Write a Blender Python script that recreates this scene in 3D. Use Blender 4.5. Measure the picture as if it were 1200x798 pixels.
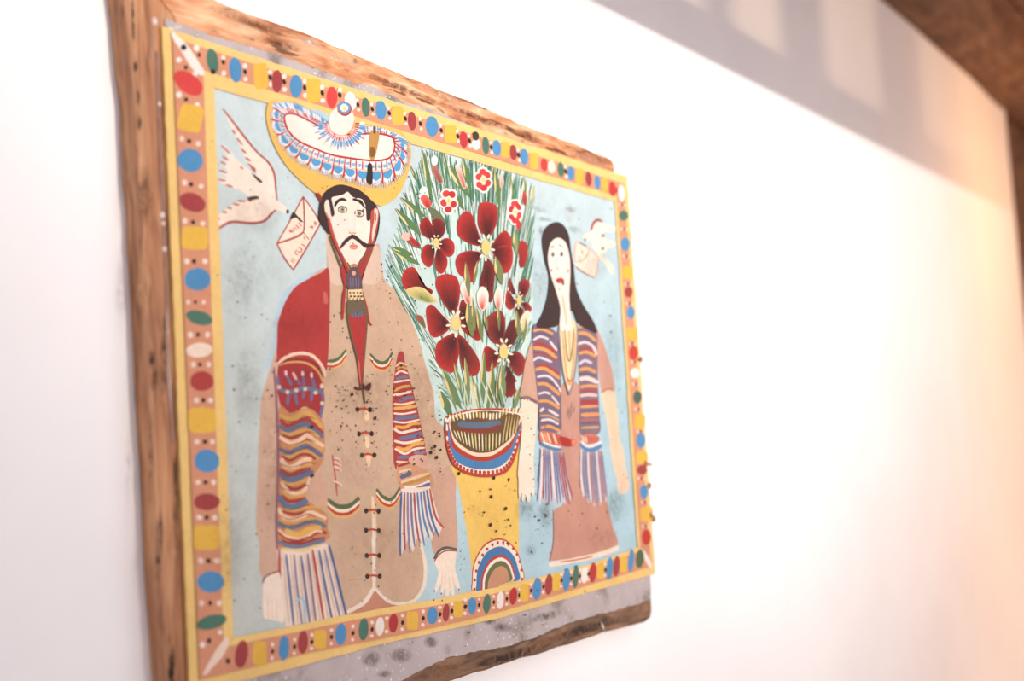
import bpy, math, random
from mathutils import Vector, Matrix, noise
random.seed(11)
for o in list(bpy.data.objects): bpy.data.objects.remove(o, do_unlink=True)
scene = bpy.context.scene
COL = scene.collection

# ------------------------------------------------------------------ camera
EYE = 1.5
F_PX = 1553.0                      # focal length for a 1200 px wide frame (about 46.6 mm)
D1 = Vector((0.52387833, 0.04010191, 0.85084859))                  # along the wall, in lens axes (right, down, forward)
D2 = Vector((0.06086511, 0.99457543, -0.08435142))                  # down the wall
DN = D1.cross(D2)                  # into the wall
def lens_axis(i): return Vector((D1[i], DN[i], -D2[i]))     # lens axis in world axes
RIGHT, DOWN, FWD = lens_axis(0), lens_axis(1), lens_axis(2)
cam_data = bpy.data.cameras.new('camera')
cam = bpy.data.objects.new('camera', cam_data); COL.objects.link(cam)
m = Matrix((RIGHT, -DOWN, -FWD)).transposed().to_4x4()
m.translation = Vector((0, 0, EYE))
cam.matrix_world = m
cam_data.sensor_width = 36.0
cam_data.lens = 36.0 * F_PX / 1200.0
cam_data.clip_start = 0.02
cam_data.dof.use_dof = True
cam_data.dof.focus_distance = 1.34
cam_data.dof.aperture_fstop = 3.2
scene.camera = cam

# ------------------------------------------------------------------ world, lights, exposure
world = bpy.data.worlds.new('overcast_sky'); scene.world = world
world.use_nodes = True
bg = world.node_tree.nodes['Background']
bg.inputs[0].default_value = (0.79, 0.78, 0.86, 1)
bg.inputs[1].default_value = 1.52

def add_lamp(name, kind, loc, target, energy, color, **kw):
    d = bpy.data.lights.new(name, kind); d.energy = energy; d.color = color
    for k, v in kw.items(): setattr(d, k, v)
    o = bpy.data.objects.new(name, d); COL.objects.link(o); o.location = loc
    o.rotation_euler = (Vector(target) - Vector(loc)).to_track_quat('-Z', 'Y').to_euler()
    return o
KEY = (0.75, -2.5, 1.86)
add_lamp('spot_lamp', 'SPOT', KEY, (1.95, 0.8, 3.0), 740, (1.0, 0.955, 0.895),
         spot_size=math.radians(74), spot_blend=1.0, shadow_soft_size=0.011)
add_lamp('warm_lamp', 'AREA', (4.0, 0.15, 2.15), (4.2, 0.8, 2.05), 3.8, (1.0, 0.45, 0.12), size=0.3)
add_lamp('room_lamp', 'AREA', (3.9, -0.6, 1.2), (4.0, 0.8, 0.9), 9.5, (1.0, 0.53, 0.2), size=0.3)
scene.view_settings.view_transform = 'Standard'
scene.view_settings.look = 'None'
scene.view_settings.exposure = 0.0
scene.view_settings.gamma = 1.0
scene.view_settings.use_curve_mapping = False

# ------------------------------------------------------------------ geometry helpers
PANEL_Y = 0.770        # front of the painted sheet
BOARD_Y = 0.7735       # front of the wooden boards
WALL_Y = 0.797
def spot(px, py, Y=PANEL_Y):
    """tracing coordinate -> point on the upright plane at distance Y"""
    d = RIGHT * (px - 600) + DOWN * (py - 399) + FWD * F_PX
    p = d * (Y / d.y)
    return Vector((p.x, Y, p.z + EYE))

def link(name, verts, faces, mat, parent=None, smooth=False):
    me = bpy.data.meshes.new(name); me.from_pydata([tuple(v) for v in verts], [], faces); me.update()
    if mat is not None: me.materials.append(mat)
    if smooth:
        for p in me.polygons: p.use_smooth = True
    o = bpy.data.objects.new(name, me); COL.objects.link(o)
    if parent is not None: o.parent = parent
    return o
def box(name, lo, hi, mat, parent=None):
    (x0, y0, z0), (x1, y1, z1) = lo, hi
    v = [(x0,y0,z0),(x1,y0,z0),(x1,y1,z0),(x0,y1,z0),(x0,y0,z1),(x1,y0,z1),(x1,y1,z1),(x0,y1,z1)]
    f = [(0,3,2,1),(4,5,6,7),(0,1,5,4),(1,2,6,5),(2,3,7,6),(3,0,4,7)]
    return link(name, v, f, mat, parent)
def bevel(o, w, seg=2):
    b = o.modifiers.new('bevel', 'BEVEL'); b.width = w; b.segments = seg; b.limit_method = 'ANGLE'
    return o
def structure(o): o['kind'] = 'structure'; return o

def catmull(pts, closed, n=4):
    out = []; N = len(pts)
    for i in range(N if closed else N - 1):
        if closed: a, b, c, d = pts[i-1], pts[i], pts[(i+1) % N], pts[(i+2) % N]
        else: a, b, c, d = pts[max(i-1,0)], pts[i], pts[i+1], pts[min(i+2,N-1)]
        for k in range(n):
            t = k / n; t2 = t*t; t3 = t2*t
            out.append(tuple(0.5*(2*b[j] + (c[j]-a[j])*t + (2*a[j]-5*b[j]+4*c[j]-d[j])*t2 + (3*b[j]-a[j]-3*c[j]+d[j])*t3) for j in (0,1)))
    if not closed: out.append(tuple(pts[-1]))
    return out

# ------------------------------------------------------------------ materials
def lin(c):
    return tuple((x/255/12.92 if x/255 <= 0.04045 else ((x/255+0.055)/1.055)**2.4) for x in c)
def new_mat(name):
    mt = bpy.data.materials.new(name); mt.use_nodes = True
    nt = mt.node_tree
    return mt, nt, nt.nodes['Principled BSDF']
def nd(nt, t, **kw):
    n = nt.nodes.new(t)
    for k, v in kw.items(): setattr(n, k, v)
    return n
def ramp(nt, fac, stops):
    r = nd(nt, 'ShaderNodeValToRGB'); el = r.color_ramp.elements
    while len(el) < len(stops): el.new(0.5)
    for e, (p, c) in zip(el, stops): e.position = p; e.color = (*c, 1)
    nt.links.new(fac, r.inputs[0]); return r.outputs[0]
def noise_tex(nt, vec, scale, detail=4, rough=0.55, dist=0.0):
    n = nd(nt, 'ShaderNodeTexNoise'); n.inputs['Scale'].default_value = scale
    n.inputs['Detail'].default_value = detail; n.inputs['Roughness'].default_value = rough
    n.inputs['Distortion'].default_value = dist
    nt.links.new(vec, n.inputs['Vector']); return n.outputs['Fac']
def coords(nt, scale=(1,1,1)):
    tc = nd(nt, 'ShaderNodeTexCoord'); mp = nd(nt, 'ShaderNodeMapping')
    mp.inputs['Scale'].default_value = scale
    nt.links.new(tc.outputs['Object'], mp.inputs[0]); return mp.outputs[0]
def mix(nt, mode, fac, a, b):
    n = nd(nt, 'ShaderNodeMix', data_type='RGBA', blend_type=mode)
    if isinstance(fac, (int, float)): n.inputs[0].default_value = fac
    else: nt.links.new(fac, n.inputs[0])
    for s, v in ((n.inputs[6], a), (n.inputs[7], b)):
        if isinstance(v, tuple): s.default_value = (*v, 1)
        else: nt.links.new(v, s)
    return n.outputs[2]
def bump(nt, bsdf, h, strength, dist):
    b = nd(nt, 'ShaderNodeBump'); b.inputs['Strength'].default_value = strength
    b.inputs['Distance'].default_value = dist
    nt.links.new(h, b.inputs['Height']); nt.links.new(b.outputs[0], bsdf.inputs['Normal'])

def plaster(name, c1, c2):
    mt, nt, b = new_mat(name); v = coords(nt)
    col = ramp(nt, noise_tex(nt, v, 2.5, 5), [(0.35, c1), (0.7, c2)])
    nt.links.new(col, b.inputs['Base Color']); b.inputs['Roughness'].default_value = 0.9
    b.inputs['Specular IOR Level'].default_value = 0.2
    bump(nt, b, noise_tex(nt, v, 38, 6, 0.6), 0.35, 0.004)
    return mt
def wood(name, dark, mid, light, stretch, seed=0.0, rough=0.55):
    """stretch: object-axis scale of the grain"""
    mt, nt, b = new_mat(name); v = coords(nt, stretch)
    g = noise_tex(nt, v, 5, 6, 0.62, 0.8)
    col = ramp(nt, g, [(0.27, dark), (0.45, mid), (0.68, light)])
    v2 = coords(nt, tuple(s*0.6 for s in stretch))
    crack = ramp(nt, noise_tex(nt, v2, 13, 2, 0.5, 0.3), [(0.30, (0.16,0.10,0.07)), (0.37, (1,1,1))])
    col = mix(nt, 'MULTIPLY', 0.85, col, crack)
    v3 = coords(nt)
    blot = ramp(nt, noise_tex(nt, v3, 9, 3), [(0.3, (0.72,0.66,0.62)), (0.65, (1.08,1.05,1.0))])
    col = mix(nt, 'MULTIPLY', 1.0, col, blot)
    nt.links.new(col, b.inputs['Base Color']); b.inputs['Roughness'].default_value = rough
    bump(nt, b, g, 0.4, 0.003)
    return mt
M = {}
M['wall'] = plaster('white_plaster', (0.84,0.82,0.81), (0.90,0.88,0.87))
M['floor'] = plaster('clay_floor', (0.42,0.25,0.16), (0.52,0.33,0.22))
M['wood_top'] = wood('board_wood_orange', lin((118,66,40)), lin((190,126,84)), lin((230,188,150)), (3.2,3,22))
M['wood_left'] = wood('board_wood_brown', lin((92,58,38)), lin((166,112,74)), lin((198,150,110)), (22,22,2.0))
M['wood_bottom'] = wood('board_wood_dark', lin((58,38,28)), lin((104,76,56)), lin((146,110,84)), (3.5,3,20))
M['beam'] = wood('beam_wood', lin((66,44,32)), lin((108,78,58)), lin((136,102,78)), (2,9,9), rough=0.8)
def paint_mat():
    mt, nt, b = new_mat('oil_paint')
    at = nd(nt, 'ShaderNodeAttribute', attribute_name='paint')
    v = coords(nt)
    n1 = ramp(nt, noise_tex(nt, v, 24, 5, 0.65), [(0.28, (0.90,0.885,0.87)), (0.62, (1.03,1.03,1.03))])
    n2 = ramp(nt, noise_tex(nt, v, 210, 3, 0.7), [(0.25, (0.93,0.92,0.91)), (0.6, (1.02,1.02,1.02))])
    n3 = ramp(nt, noise_tex(nt, v, 520, 2, 0.5), [(0.24, (0.55,0.50,0.46)), (0.31, (1,1,1))])
    col = mix(nt, 'MULTIPLY', 1.0, at.outputs['Color'], n1)
    col = mix(nt, 'MULTIPLY', 1.0, col, n2)
    col = mix(nt, 'MULTIPLY', 0.7, col, n3)
    nt.links.new(col, b.inputs['Base Color']); b.inputs['Roughness'].default_value = 0.62
    b.inputs['Specular IOR Level'].default_value = 0.22
    return mt
M['paint'] = paint_mat()
def wash_mat():
    mt, nt, b = new_mat('grime_wash')
    at = nd(nt, 'ShaderNodeAttribute', attribute_name='paint')
    tr = nd(nt, 'ShaderNodeBsdfTransparent'); mx = nd(nt, 'ShaderNodeMixShader')
    v = coords(nt)
    r = ramp(nt, noise_tex(nt, v, 120, 5, 0.75), [(0.36, (0,0,0)), (0.66, (1,1,1))])
    mu = nd(nt, 'ShaderNodeMath', operation='MULTIPLY')
    nt.links.new(r, mu.inputs[0]); nt.links.new(at.outputs['Alpha'], mu.inputs[1])
    nt.links.new(at.outputs['Color'], b.inputs['Base Color']); b.inputs['Roughness'].default_value = 0.8
    nt.links.new(mu.outputs[0], mx.inputs[0]); nt.links.new(tr.outputs[0], mx.inputs[1]); nt.links.new(b.outputs[0], mx.inputs[2])
    nt.links.new(mx.outputs[0], nt.nodes['Material Output'].inputs[0])
    return mt
M['wash'] = wash_mat()
def backing_mat():
    mt, nt, b = new_mat('grey_tin'); v = coords(nt)
    col = ramp(nt, noise_tex(nt, v, 26, 4), [(0.30, lin((124,114,106))), (0.44, lin((168,156,154))), (0.75, lin((180,169,169)))])
    w = ramp(nt, noise_tex(nt, v, 260, 2), [(0.68, (0,0,0)), (0.72, (1,1,1))])
    col = mix(nt, 'MIX', w, col, lin((226,220,216)))
    k = ramp(nt, noise_tex(nt, v, 150, 3, 0.7), [(0.27, (0.3,0.27,0.25)), (0.32, (1,1,1))])
    col = mix(nt, 'MULTIPLY', 1.0, col, k)
    nt.links.new(col, b.inputs['Base Color']); b.inputs['Roughness'].default_value = 0.6
    return mt
M['backing'] = backing_mat()
def plain(name, c, rough=0.5, metal=0.0):
    mt, nt, b = new_mat(name); v = coords(nt)
    col = ramp(nt, noise_tex(nt, v, 90, 3), [(0.3, tuple(x*0.8 for x in c)), (0.7, c)])
    nt.links.new(col, b.inputs['Base Color']); b.inputs['Roughness'].default_value = rough; b.inputs['Metallic'].default_value = metal
    return mt
M['nail'] = plain('rusty_nail', lin((150,95,70)), 0.5, 0.3)
M['glint'] = plain('pale_glint', lin((226,206,196)), 0.25)
M['varnish'] = plain('old_varnish', lin((150,112,96)), 0.18)
M['gobo_amber'] = None
def tinted():
    mt, nt, b = new_mat('amber_gobo_tint')
    tr = nd(nt, 'ShaderNodeBsdfTransparent'); tr.inputs[0].default_value = (0.27, 0.20, 0.135, 1)
    gl = nd(nt, 'ShaderNodeBsdfGlossy'); gl.inputs['Roughness'].default_value = 0.1
    v = coords(nt); f = ramp(nt, noise_tex(nt, v, 8, 2), [(0, (0.03,)*3), (1, (0.06,)*3)])
    mx = nd(nt, 'ShaderNodeMixShader'); nt.links.new(f, mx.inputs[0])
    nt.links.new(tr.outputs[0], mx.inputs[1]); nt.links.new(gl.outputs[0], mx.inputs[2])
    nt.links.new(mx.outputs[0], nt.nodes['Material Output'].inputs[0]); return mt
M['gobo_amber'] = tinted()

# ------------------------------------------------------------------ the place
def wall_pt(px, py): return spot(px, py, WALL_Y)
END_X = wall_pt(1182, 180).x
TOP_Z = 2.62
def grid_wall():
    nx, nz = 90, 50; v = []; f = []
    x0, x1 = -3.0, END_X
    for j in range(nz + 1):
        for i in range(nx + 1):
            x = x0 + (x1 - x0) * i / nx; z = TOP_Z * j / nz
            d = 0.006 * noise.noise(Vector((x*1.3, 3.1, z*1.3))) if i < nx else 0.0
            near = 1.0 if not (0.4 < x < 2.2 and 0.9 < z < 2.3) else 0.0
            v.append((x, WALL_Y + abs(d) * near, z))
    for j in range(nz):
        for i in range(nx):
            a = j*(nx+1)+i; f.append((a, a+1, a+nx+2, a+nx+1))
    # rounded corner and the return of the wall
    n0 = len(v); R = 0.05
    for k in range(7):
        a = math.pi/2 * k/6
        for z in (0, TOP_Z): v.append((END_X + R*math.sin(a), WALL_Y + R - R*math.cos(a), z))
    for z in (0, TOP_Z): v.append((END_X + R, WALL_Y + 0.5, z))
    for k in range(7): f.append((n0+2*k, n0+2*k+2, n0+2*k+3, n0+2*k+1))
    # thickness behind
    n1 = len(v)
    v += [(x0, WALL_Y+0.5, 0), (x0, WALL_Y+0.5, TOP_Z)]
    f.append((n1, n1+1, n0+15, n0+14))
    return structure(link('wall_back', v, f, M['wall'], smooth=False))
grid_wall()
structure(box('floor', (-3.0, -4.2, -0.1), (6.2, 3.0, 0.0), M['floor']))
structure(box('wall_right', (END_X+0.62, -3.0, 0), (END_X+0.8, 3.0, TOP_Z), M['wall']))
ceil = structure(box('ceiling', (-3.0, 0.0, TOP_Z), (END_X+0.8, 3.0, TOP_Z+0.05), M['beam']))
structure(box('ceiling', (3.1, -1.8, TOP_Z), (END_X+0.8, -0.001, TOP_Z+0.05), M['beam']))  # extra unseen ceiling piece, added to keep sky light off the far end
for i in range(4):
    y0 = 0.0 + i*0.2
    b_ = box('plank', (-3.0, y0+0.004, TOP_Z-0.025), (END_X+0.6, y0+0.196, TOP_Z), M['beam'], ceil)
# the rough log that runs along the top of the wall
def log_beam():
    a = wall_pt(1026, 0); b = wall_pt(1178, 112)
    zline = (a.z + b.z) / 2
    v = []; f = []; nx, na = 60, 20; R = 0.125
    for i in range(nx+1):
        x = -3.0 + (END_X + 0.6 + 3.0) * i/nx
        for k in range(na):
            t = 2*math.pi*k/na
            r = R * (1 + 0.10*noise.noise(Vector((x*1.6, math.cos(t)*1.2, math.sin(t)*1.2))))
            v.append((x, WALL_Y - 0.02 + r*math.cos(t), zline + 0.105 + 0.012*noise.noise(Vector((x*0.8, 5, 0))) + r*math.sin(t)))
    for i in range(nx):
        for k in range(na):
            f.append((i*na+k, i*na+(k+1) % na, (i+1)*na+(k+1) % na, (i+1)*na+k))
    f.append(tuple(range(na-1, -1, -1))); f.append(tuple(nx*na+k for k in range(na)))
    o = link('trim_1', v, f, M['beam'], smooth=True)
    return structure(o), zline
_, BEAM_Z = log_beam()
# wooden post standing at the end of the wall
bevel(structure(box('trim_2', (END_X+0.10, WALL_Y+0.02, 0), (END_X+0.615, WALL_Y+0.30, BEAM_Z+0.02), M['beam'])), 0.02)
# unseen header and tinted panes, added to shape lamp light high on the wall
BLOCKER_Y = -0.5
def on_ray(px, py, Y):
    """where the light that reaches this spot of the wall crosses the plane Y"""
    w = wall_pt(px, py); k = Vector(KEY); t = (Y - k.y) / (w.y - k.y)
    return k + (w - k) * t
pa, pb = on_ray(688, 0, BLOCKER_Y), on_ray(1187, 249, BLOCKER_Y)
def slope_z(x): return pa.z + (pb.z - pa.z) * (x - pa.x) / (pb.x - pa.x)
h = 0.05
xs = (-2.2, 4.2)
v = []
for x in xs:
    z = slope_z(x)
    for y in (BLOCKER_Y - 0.01, BLOCKER_Y + 0.01): v += [(x, y, z), (x, y, z + h)]
structure(link('light_blocker', v, [(0,1,3,2),(4,6,7,5),(0,2,6,4),(1,5,7,3),(0,4,5,1),(2,3,7,6)], M['beam']))
TY = -1.95
gobo = bpy.data.objects.new('light_gobo', None); COL.objects.link(gobo); gobo['kind'] = 'structure'
def bar(name, a, b, w, mat, d=0.012):
    a = Vector(a); b = Vector(b); t = (b - a).normalized(); s = t.cross(Vector((0,1,0))) * w/2; n = Vector((0, d, 0))
    vv = [a-s-n, a+s-n, a+s+n, a-s+n, b-s-n, b+s-n, b+s+n, b-s+n]
    return link(name, vv, [(0,1,2,3),(7,6,5,4),(0,4,5,1),(1,5,6,2),(2,6,7,3),(3,7,4,0)], mat, gobo)
bot0, bot1 = on_ray(640, -55, TY), on_ray(1187, 218, TY)
dz = (bot1.z - bot0.z) / (bot1.x - bot0.x)
def bz(x): return bot0.z + dz * (x - bot0.x)
X0, X1 = bot0.x - 1.0, bot1.x + 0.6
bar('gobo_frame', (X0, TY, bz(X0) - 0.003), (X1, TY, bz(X1) - 0.003), 0.008, M['beam'])
for (p, w) in (((735, 0), 26), ((943, 60), 36), ((1060, 130), 32), ((840, 0), 12)):
    q = on_ray(p[0], p[1], TY); e = on_ray(p[0] + w, p[1], TY)
    bar('gobo_bar', (q.x, TY, bz(q.x)), (q.x, TY, bz(q.x) + 0.5), max(0.012, (e.x - q.x)), M['beam'])
link('gobo_pane', [(X0, TY, bz(X0)), (X1, TY, bz(X1)), (X1, TY, bz(X1)+0.5), (X0, TY, bz(X0)+0.5)], [(0,1,2,3)], M['gobo_amber'], gobo)

# ------------------------------------------------------------------ the painting: body
painting = bpy.data.objects.new('folk_painting', None); COL.objects.link(painting)
base_pt = spot(495, 790, WALL_Y)
painting.location = (1.15, WALL_Y, 1.22)
painting['label'] = 'folk art painting of a moustached man, flower pot and long-haired woman, on wooden boards'
painting['category'] = 'painting'
OFF = Vector(painting.location)
def plink(name, verts, faces, mat, parent=painting, smooth=False):
    """parts are built in the painting's own coordinates"""
    return link(name, [Vector(v) - OFF for v in verts], faces, mat, parent, smooth)
def slab(name, front, Y0, Y1, mat, back=None, parent=painting, bev=0.0):
    """front outline (traced) at Y0, extruded to Y1"""
    n = len(front)
    v = [spot(x, y, Y0) for x, y in front]
    bk = [Vector((p.x, Y1, p.z)) for p in v]
    if back:
        for i, q in back.items(): bk[i] = spot(q[0], q[1], Y1)
    f = [tuple(range(n))] + [tuple(range(2*n-1, n-1, -1))] + [(i, n+i, n+(i+1) % n, (i+1) % n) for i in range(n)]
    o = plink(name, v + bk, f, mat, parent)
    me = o.data
    import bmesh
    bm = bmesh.new(); bm.from_mesh(me); bmesh.ops.recalc_face_normals(bm, faces=bm.faces); bm.to_mesh(me); bm.free()
    if bev: bevel(o, bev, 2)
    return o
def wob(pts, a, step=6.0):
    """resample an open traced line with a little hand-hewn unevenness"""
    out = []
    for (x0, y0), (x1, y1) in zip(pts, pts[1:]):
        L = math.hypot(x1-x0, y1-y0); n = max(1, int(L/step))
        for k in range(n):
            t = k/n; x = x0+(x1-x0)*t; y = y0+(y1-y0)*t
            q = noise.noise(Vector((x*0.09, y*0.09, 1.7))) * a
            out.append((x + q*(y1-y0)/L, y - q*(x1-x0)/L))
    out.append(pts[-1]); return out
# top board: upper edge, rounded far end, lower edge hidden under the sheet
top_up = [(196,-26),(253,0),(295,16),(353,36),(390,52),(455,80),(500,98),(560,122),(621,149),(681,171),(712,184)]
top_board = slab('board', wob(top_up, 2.0, 12) + [(717.5,187.5),(720.5,193),(721,206),(600,190),(206.5,50),(206.5,21),(188.5,-2)], BOARD_Y, WALL_Y-0.0005, M['wood_top'], bev=0.0022)
# left board
lo = [(125,0),(130,43),(134,88),(139,125),(141.5,206),(146,244),(148,300),(152,360),(156,450),(163,560),(167,664),(175,769),(180,830)]
lo = [(119,-45)] + lo
front = [(x+21-4*i/len(lo), y) for i, (x, y) in enumerate(lo)]
lf = wob(front, 1.6, 14)
inner = [(236,838),(232,700),(212,300),(206.5,60),(206.5,21),(190,0),(150,-46)]
# side silhouettes reach the wall
bk = {}
import bisect
for i, (x, y) in enumerate(lf):
    ys = [p[1] for p in lo]; j = min(max(bisect.bisect(ys, y), 1), len(lo)-1)
    (xa, ya), (xb, yb) = lo[j-1], lo[j]; t = (y-ya)/(yb-ya)
    bk[i] = (xa+(xb-xa)*t, y)
left_board = slab('board', lf + inner, BOARD_Y, WALL_Y-0.0005, M['wood_left'], back=bk, bev=0.0028)
# bottom board
bot = [(236,838),(300,854),(420,836),(543,793),(600,776),(655,759),(709,742),(740,733.5)]
bottom_board = slab('board', wob(bot, 2.2, 12) + [(757,729),(763,724),(764.5,715),(763,690),(700,690),(240,800)], BOARD_Y, WALL_Y-0.0005, M['wood_bottom'], bev=0.003)
# grey sheet under the painting, torn at the top and rough at the bottom
torn = [(193,21),(205,26),(240,39),(280,51),(328,65),(370,80.5),(420,98.5),(432,99),(470,118),(506,128),(548,145.5),(590,162),(636,179),(716,206)]
low = [(762,703),(725,714),(676,726),(655,735),(627,747),(595,757),(562,763),(523,771),(500,782),(479,794),(440,812),(300,842),(236,826)]
def jag(pts, a, step):
    out = []
    for (x0, y0), (x1, y1) in zip(pts, pts[1:]):
        L = math.hypot(x1-x0, y1-y0); n = max(1, int(L/step))
        for k in range(n):
            t = k/n; out.append((x0+(x1-x0)*t + random.uniform(-.6,.6), y0+(y1-y0)*t + random.uniform(-a, a)))
    out.append(pts[-1]); return out
slab('backing_sheet', jag(torn, 1.3, 4) + [(735,215)] + [(763,690)] + jag(low, 1.2, 5) + [(222,700),(200,120)], 0.7722, 0.7736, M['backing'])
# the painted sheet itself
O4 = [(190,31),(735,207),(768,672.5),(223,811)]
edge = wob(O4[:3] + [(692,693),(582,725),(434,758),(358,779),(223,813),O4[0]], 1.0, 10)[:-1]
sheet = slab('picture_sheet', edge, PANEL_Y, 0.7723, M['paint'])
ca = sheet.data.color_attributes.new('paint', 'FLOAT_COLOR', 'POINT')
for d in ca.data: d.color = (*[c*0.77 for c in lin((247,207,130))], 1)
# varnish ridge between left board and sheet
rid = [(183,60),(185,110),(187,150),(189.5,210),(192,262),(195,330),(197,420),(203,520)]
v = []; f = []
for i, (x, y) in enumerate(catmull(rid, False, 6)):
    w = 2.6 + 1.8*noise.noise(Vector((y*0.11, 0, 0)))
    hgt = 0.0012 + 0.001*noise.noise(Vector((y*0.3, 4, 0)))
    v += [spot(x-w, y, BOARD_Y+0.0004), spot(x-w*0.3, y, BOARD_Y-hgt), spot(x+w*0.5, y, BOARD_Y-hgt), spot(x+w, y, BOARD_Y+0.0004)]
    if i: f += [(4*i-4+k, 4*i-3+k, 4*i+1+k, 4*i+k) for k in range(3)]
plink('varnish_ridge', v, f, M['varnish'], smooth=True)
# tacks along the far edge
for x, y in ((751,421),(756,543),(762.5,604),(761,569),(766,608)):
    c = spot(x, y, PANEL_Y-0.001); v = []; f = []; n = 10; r = 0.0042
    for rr, dy in ((1.0, 0.0012), (0.9, -0.0008), (0.5, -0.002)):
        for k in range(n):
            a = 2*math.pi*k/n; v.append(c + Vector((rr*r*math.cos(a), dy, rr*r*math.sin(a))))
    for g in range(2):
        for k in range(n): f.append((g*n+k, g*n+(k+1) % n, (g+1)*n+(k+1) % n, (g+1)*n+k))
    f.append(tuple(2*n+k for k in range(n)))
    plink('tack', v, f, M['nail'], smooth=True)

# pale drops modelled in place of highlights on the varnish ridge
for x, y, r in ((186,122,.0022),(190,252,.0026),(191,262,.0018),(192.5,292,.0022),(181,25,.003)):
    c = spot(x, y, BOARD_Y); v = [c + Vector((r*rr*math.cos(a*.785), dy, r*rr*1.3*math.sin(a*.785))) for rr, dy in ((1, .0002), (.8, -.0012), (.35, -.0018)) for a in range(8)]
    plink('glint_drop', v, [(g*8+k, g*8+(k+1) % 8, g*8+8+(k+1) % 8, g*8+8+k) for g in range(2) for k in range(8)] + [tuple(range(16,24))], M['glint'], smooth=True)
# ------------------------------------------------------------------ the painting: brushwork
LAYER = 0.0000028
GRID = {}                       # top layer per 3-unit cell
ALB = 0.77
def paint_col(c): return tuple(x*ALB for x in lin(c))
def inside(x, y, poly):
    r = False; j = len(poly)-1
    for i in range(len(poly)):
        (xi, yi), (xj, yj) = poly[i], poly[j]
        if (yi > y) != (yj > y) and x < (xj-xi)*(y-yi)/(yj-yi)+xi: r = not r
        j = i
    return r
CELL = 3.0
def cells_of(poly):
    cs = set()
    n = len(poly)
    for i in range(n):
        (x0, y0), (x1, y1) = poly[i], poly[(i+1) % n]
        k = max(1, int(max(abs(x1-x0), abs(y1-y0))/1.5))
        for q in range(k+1):
            t = q/k; cs.add((int((x0+(x1-x0)*t)//CELL), int((y0+(y1-y0)*t)//CELL)))
    xs = [p[0] for p in poly]; ys = [p[1] for p in poly]
    if max(xs)-min(xs) > CELL and max(ys)-min(ys) > CELL:
        for cx in range(int(min(xs)//CELL), int(max(xs)//CELL)+1):
            for cy in range(int(min(ys)//CELL), int(max(ys)//CELL)+1):
                if (cx, cy) not in cs and inside((cx+.5)*CELL, (cy+.5)*CELL, poly): cs.add((cx, cy))
    return cs
def lay(poly):
    cs = cells_of(poly); l = 1 + max(GRID.get(c, 0) for c in cs)
    for c in cs: GRID[c] = l
    return PANEL_Y - LAYER * l
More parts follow.
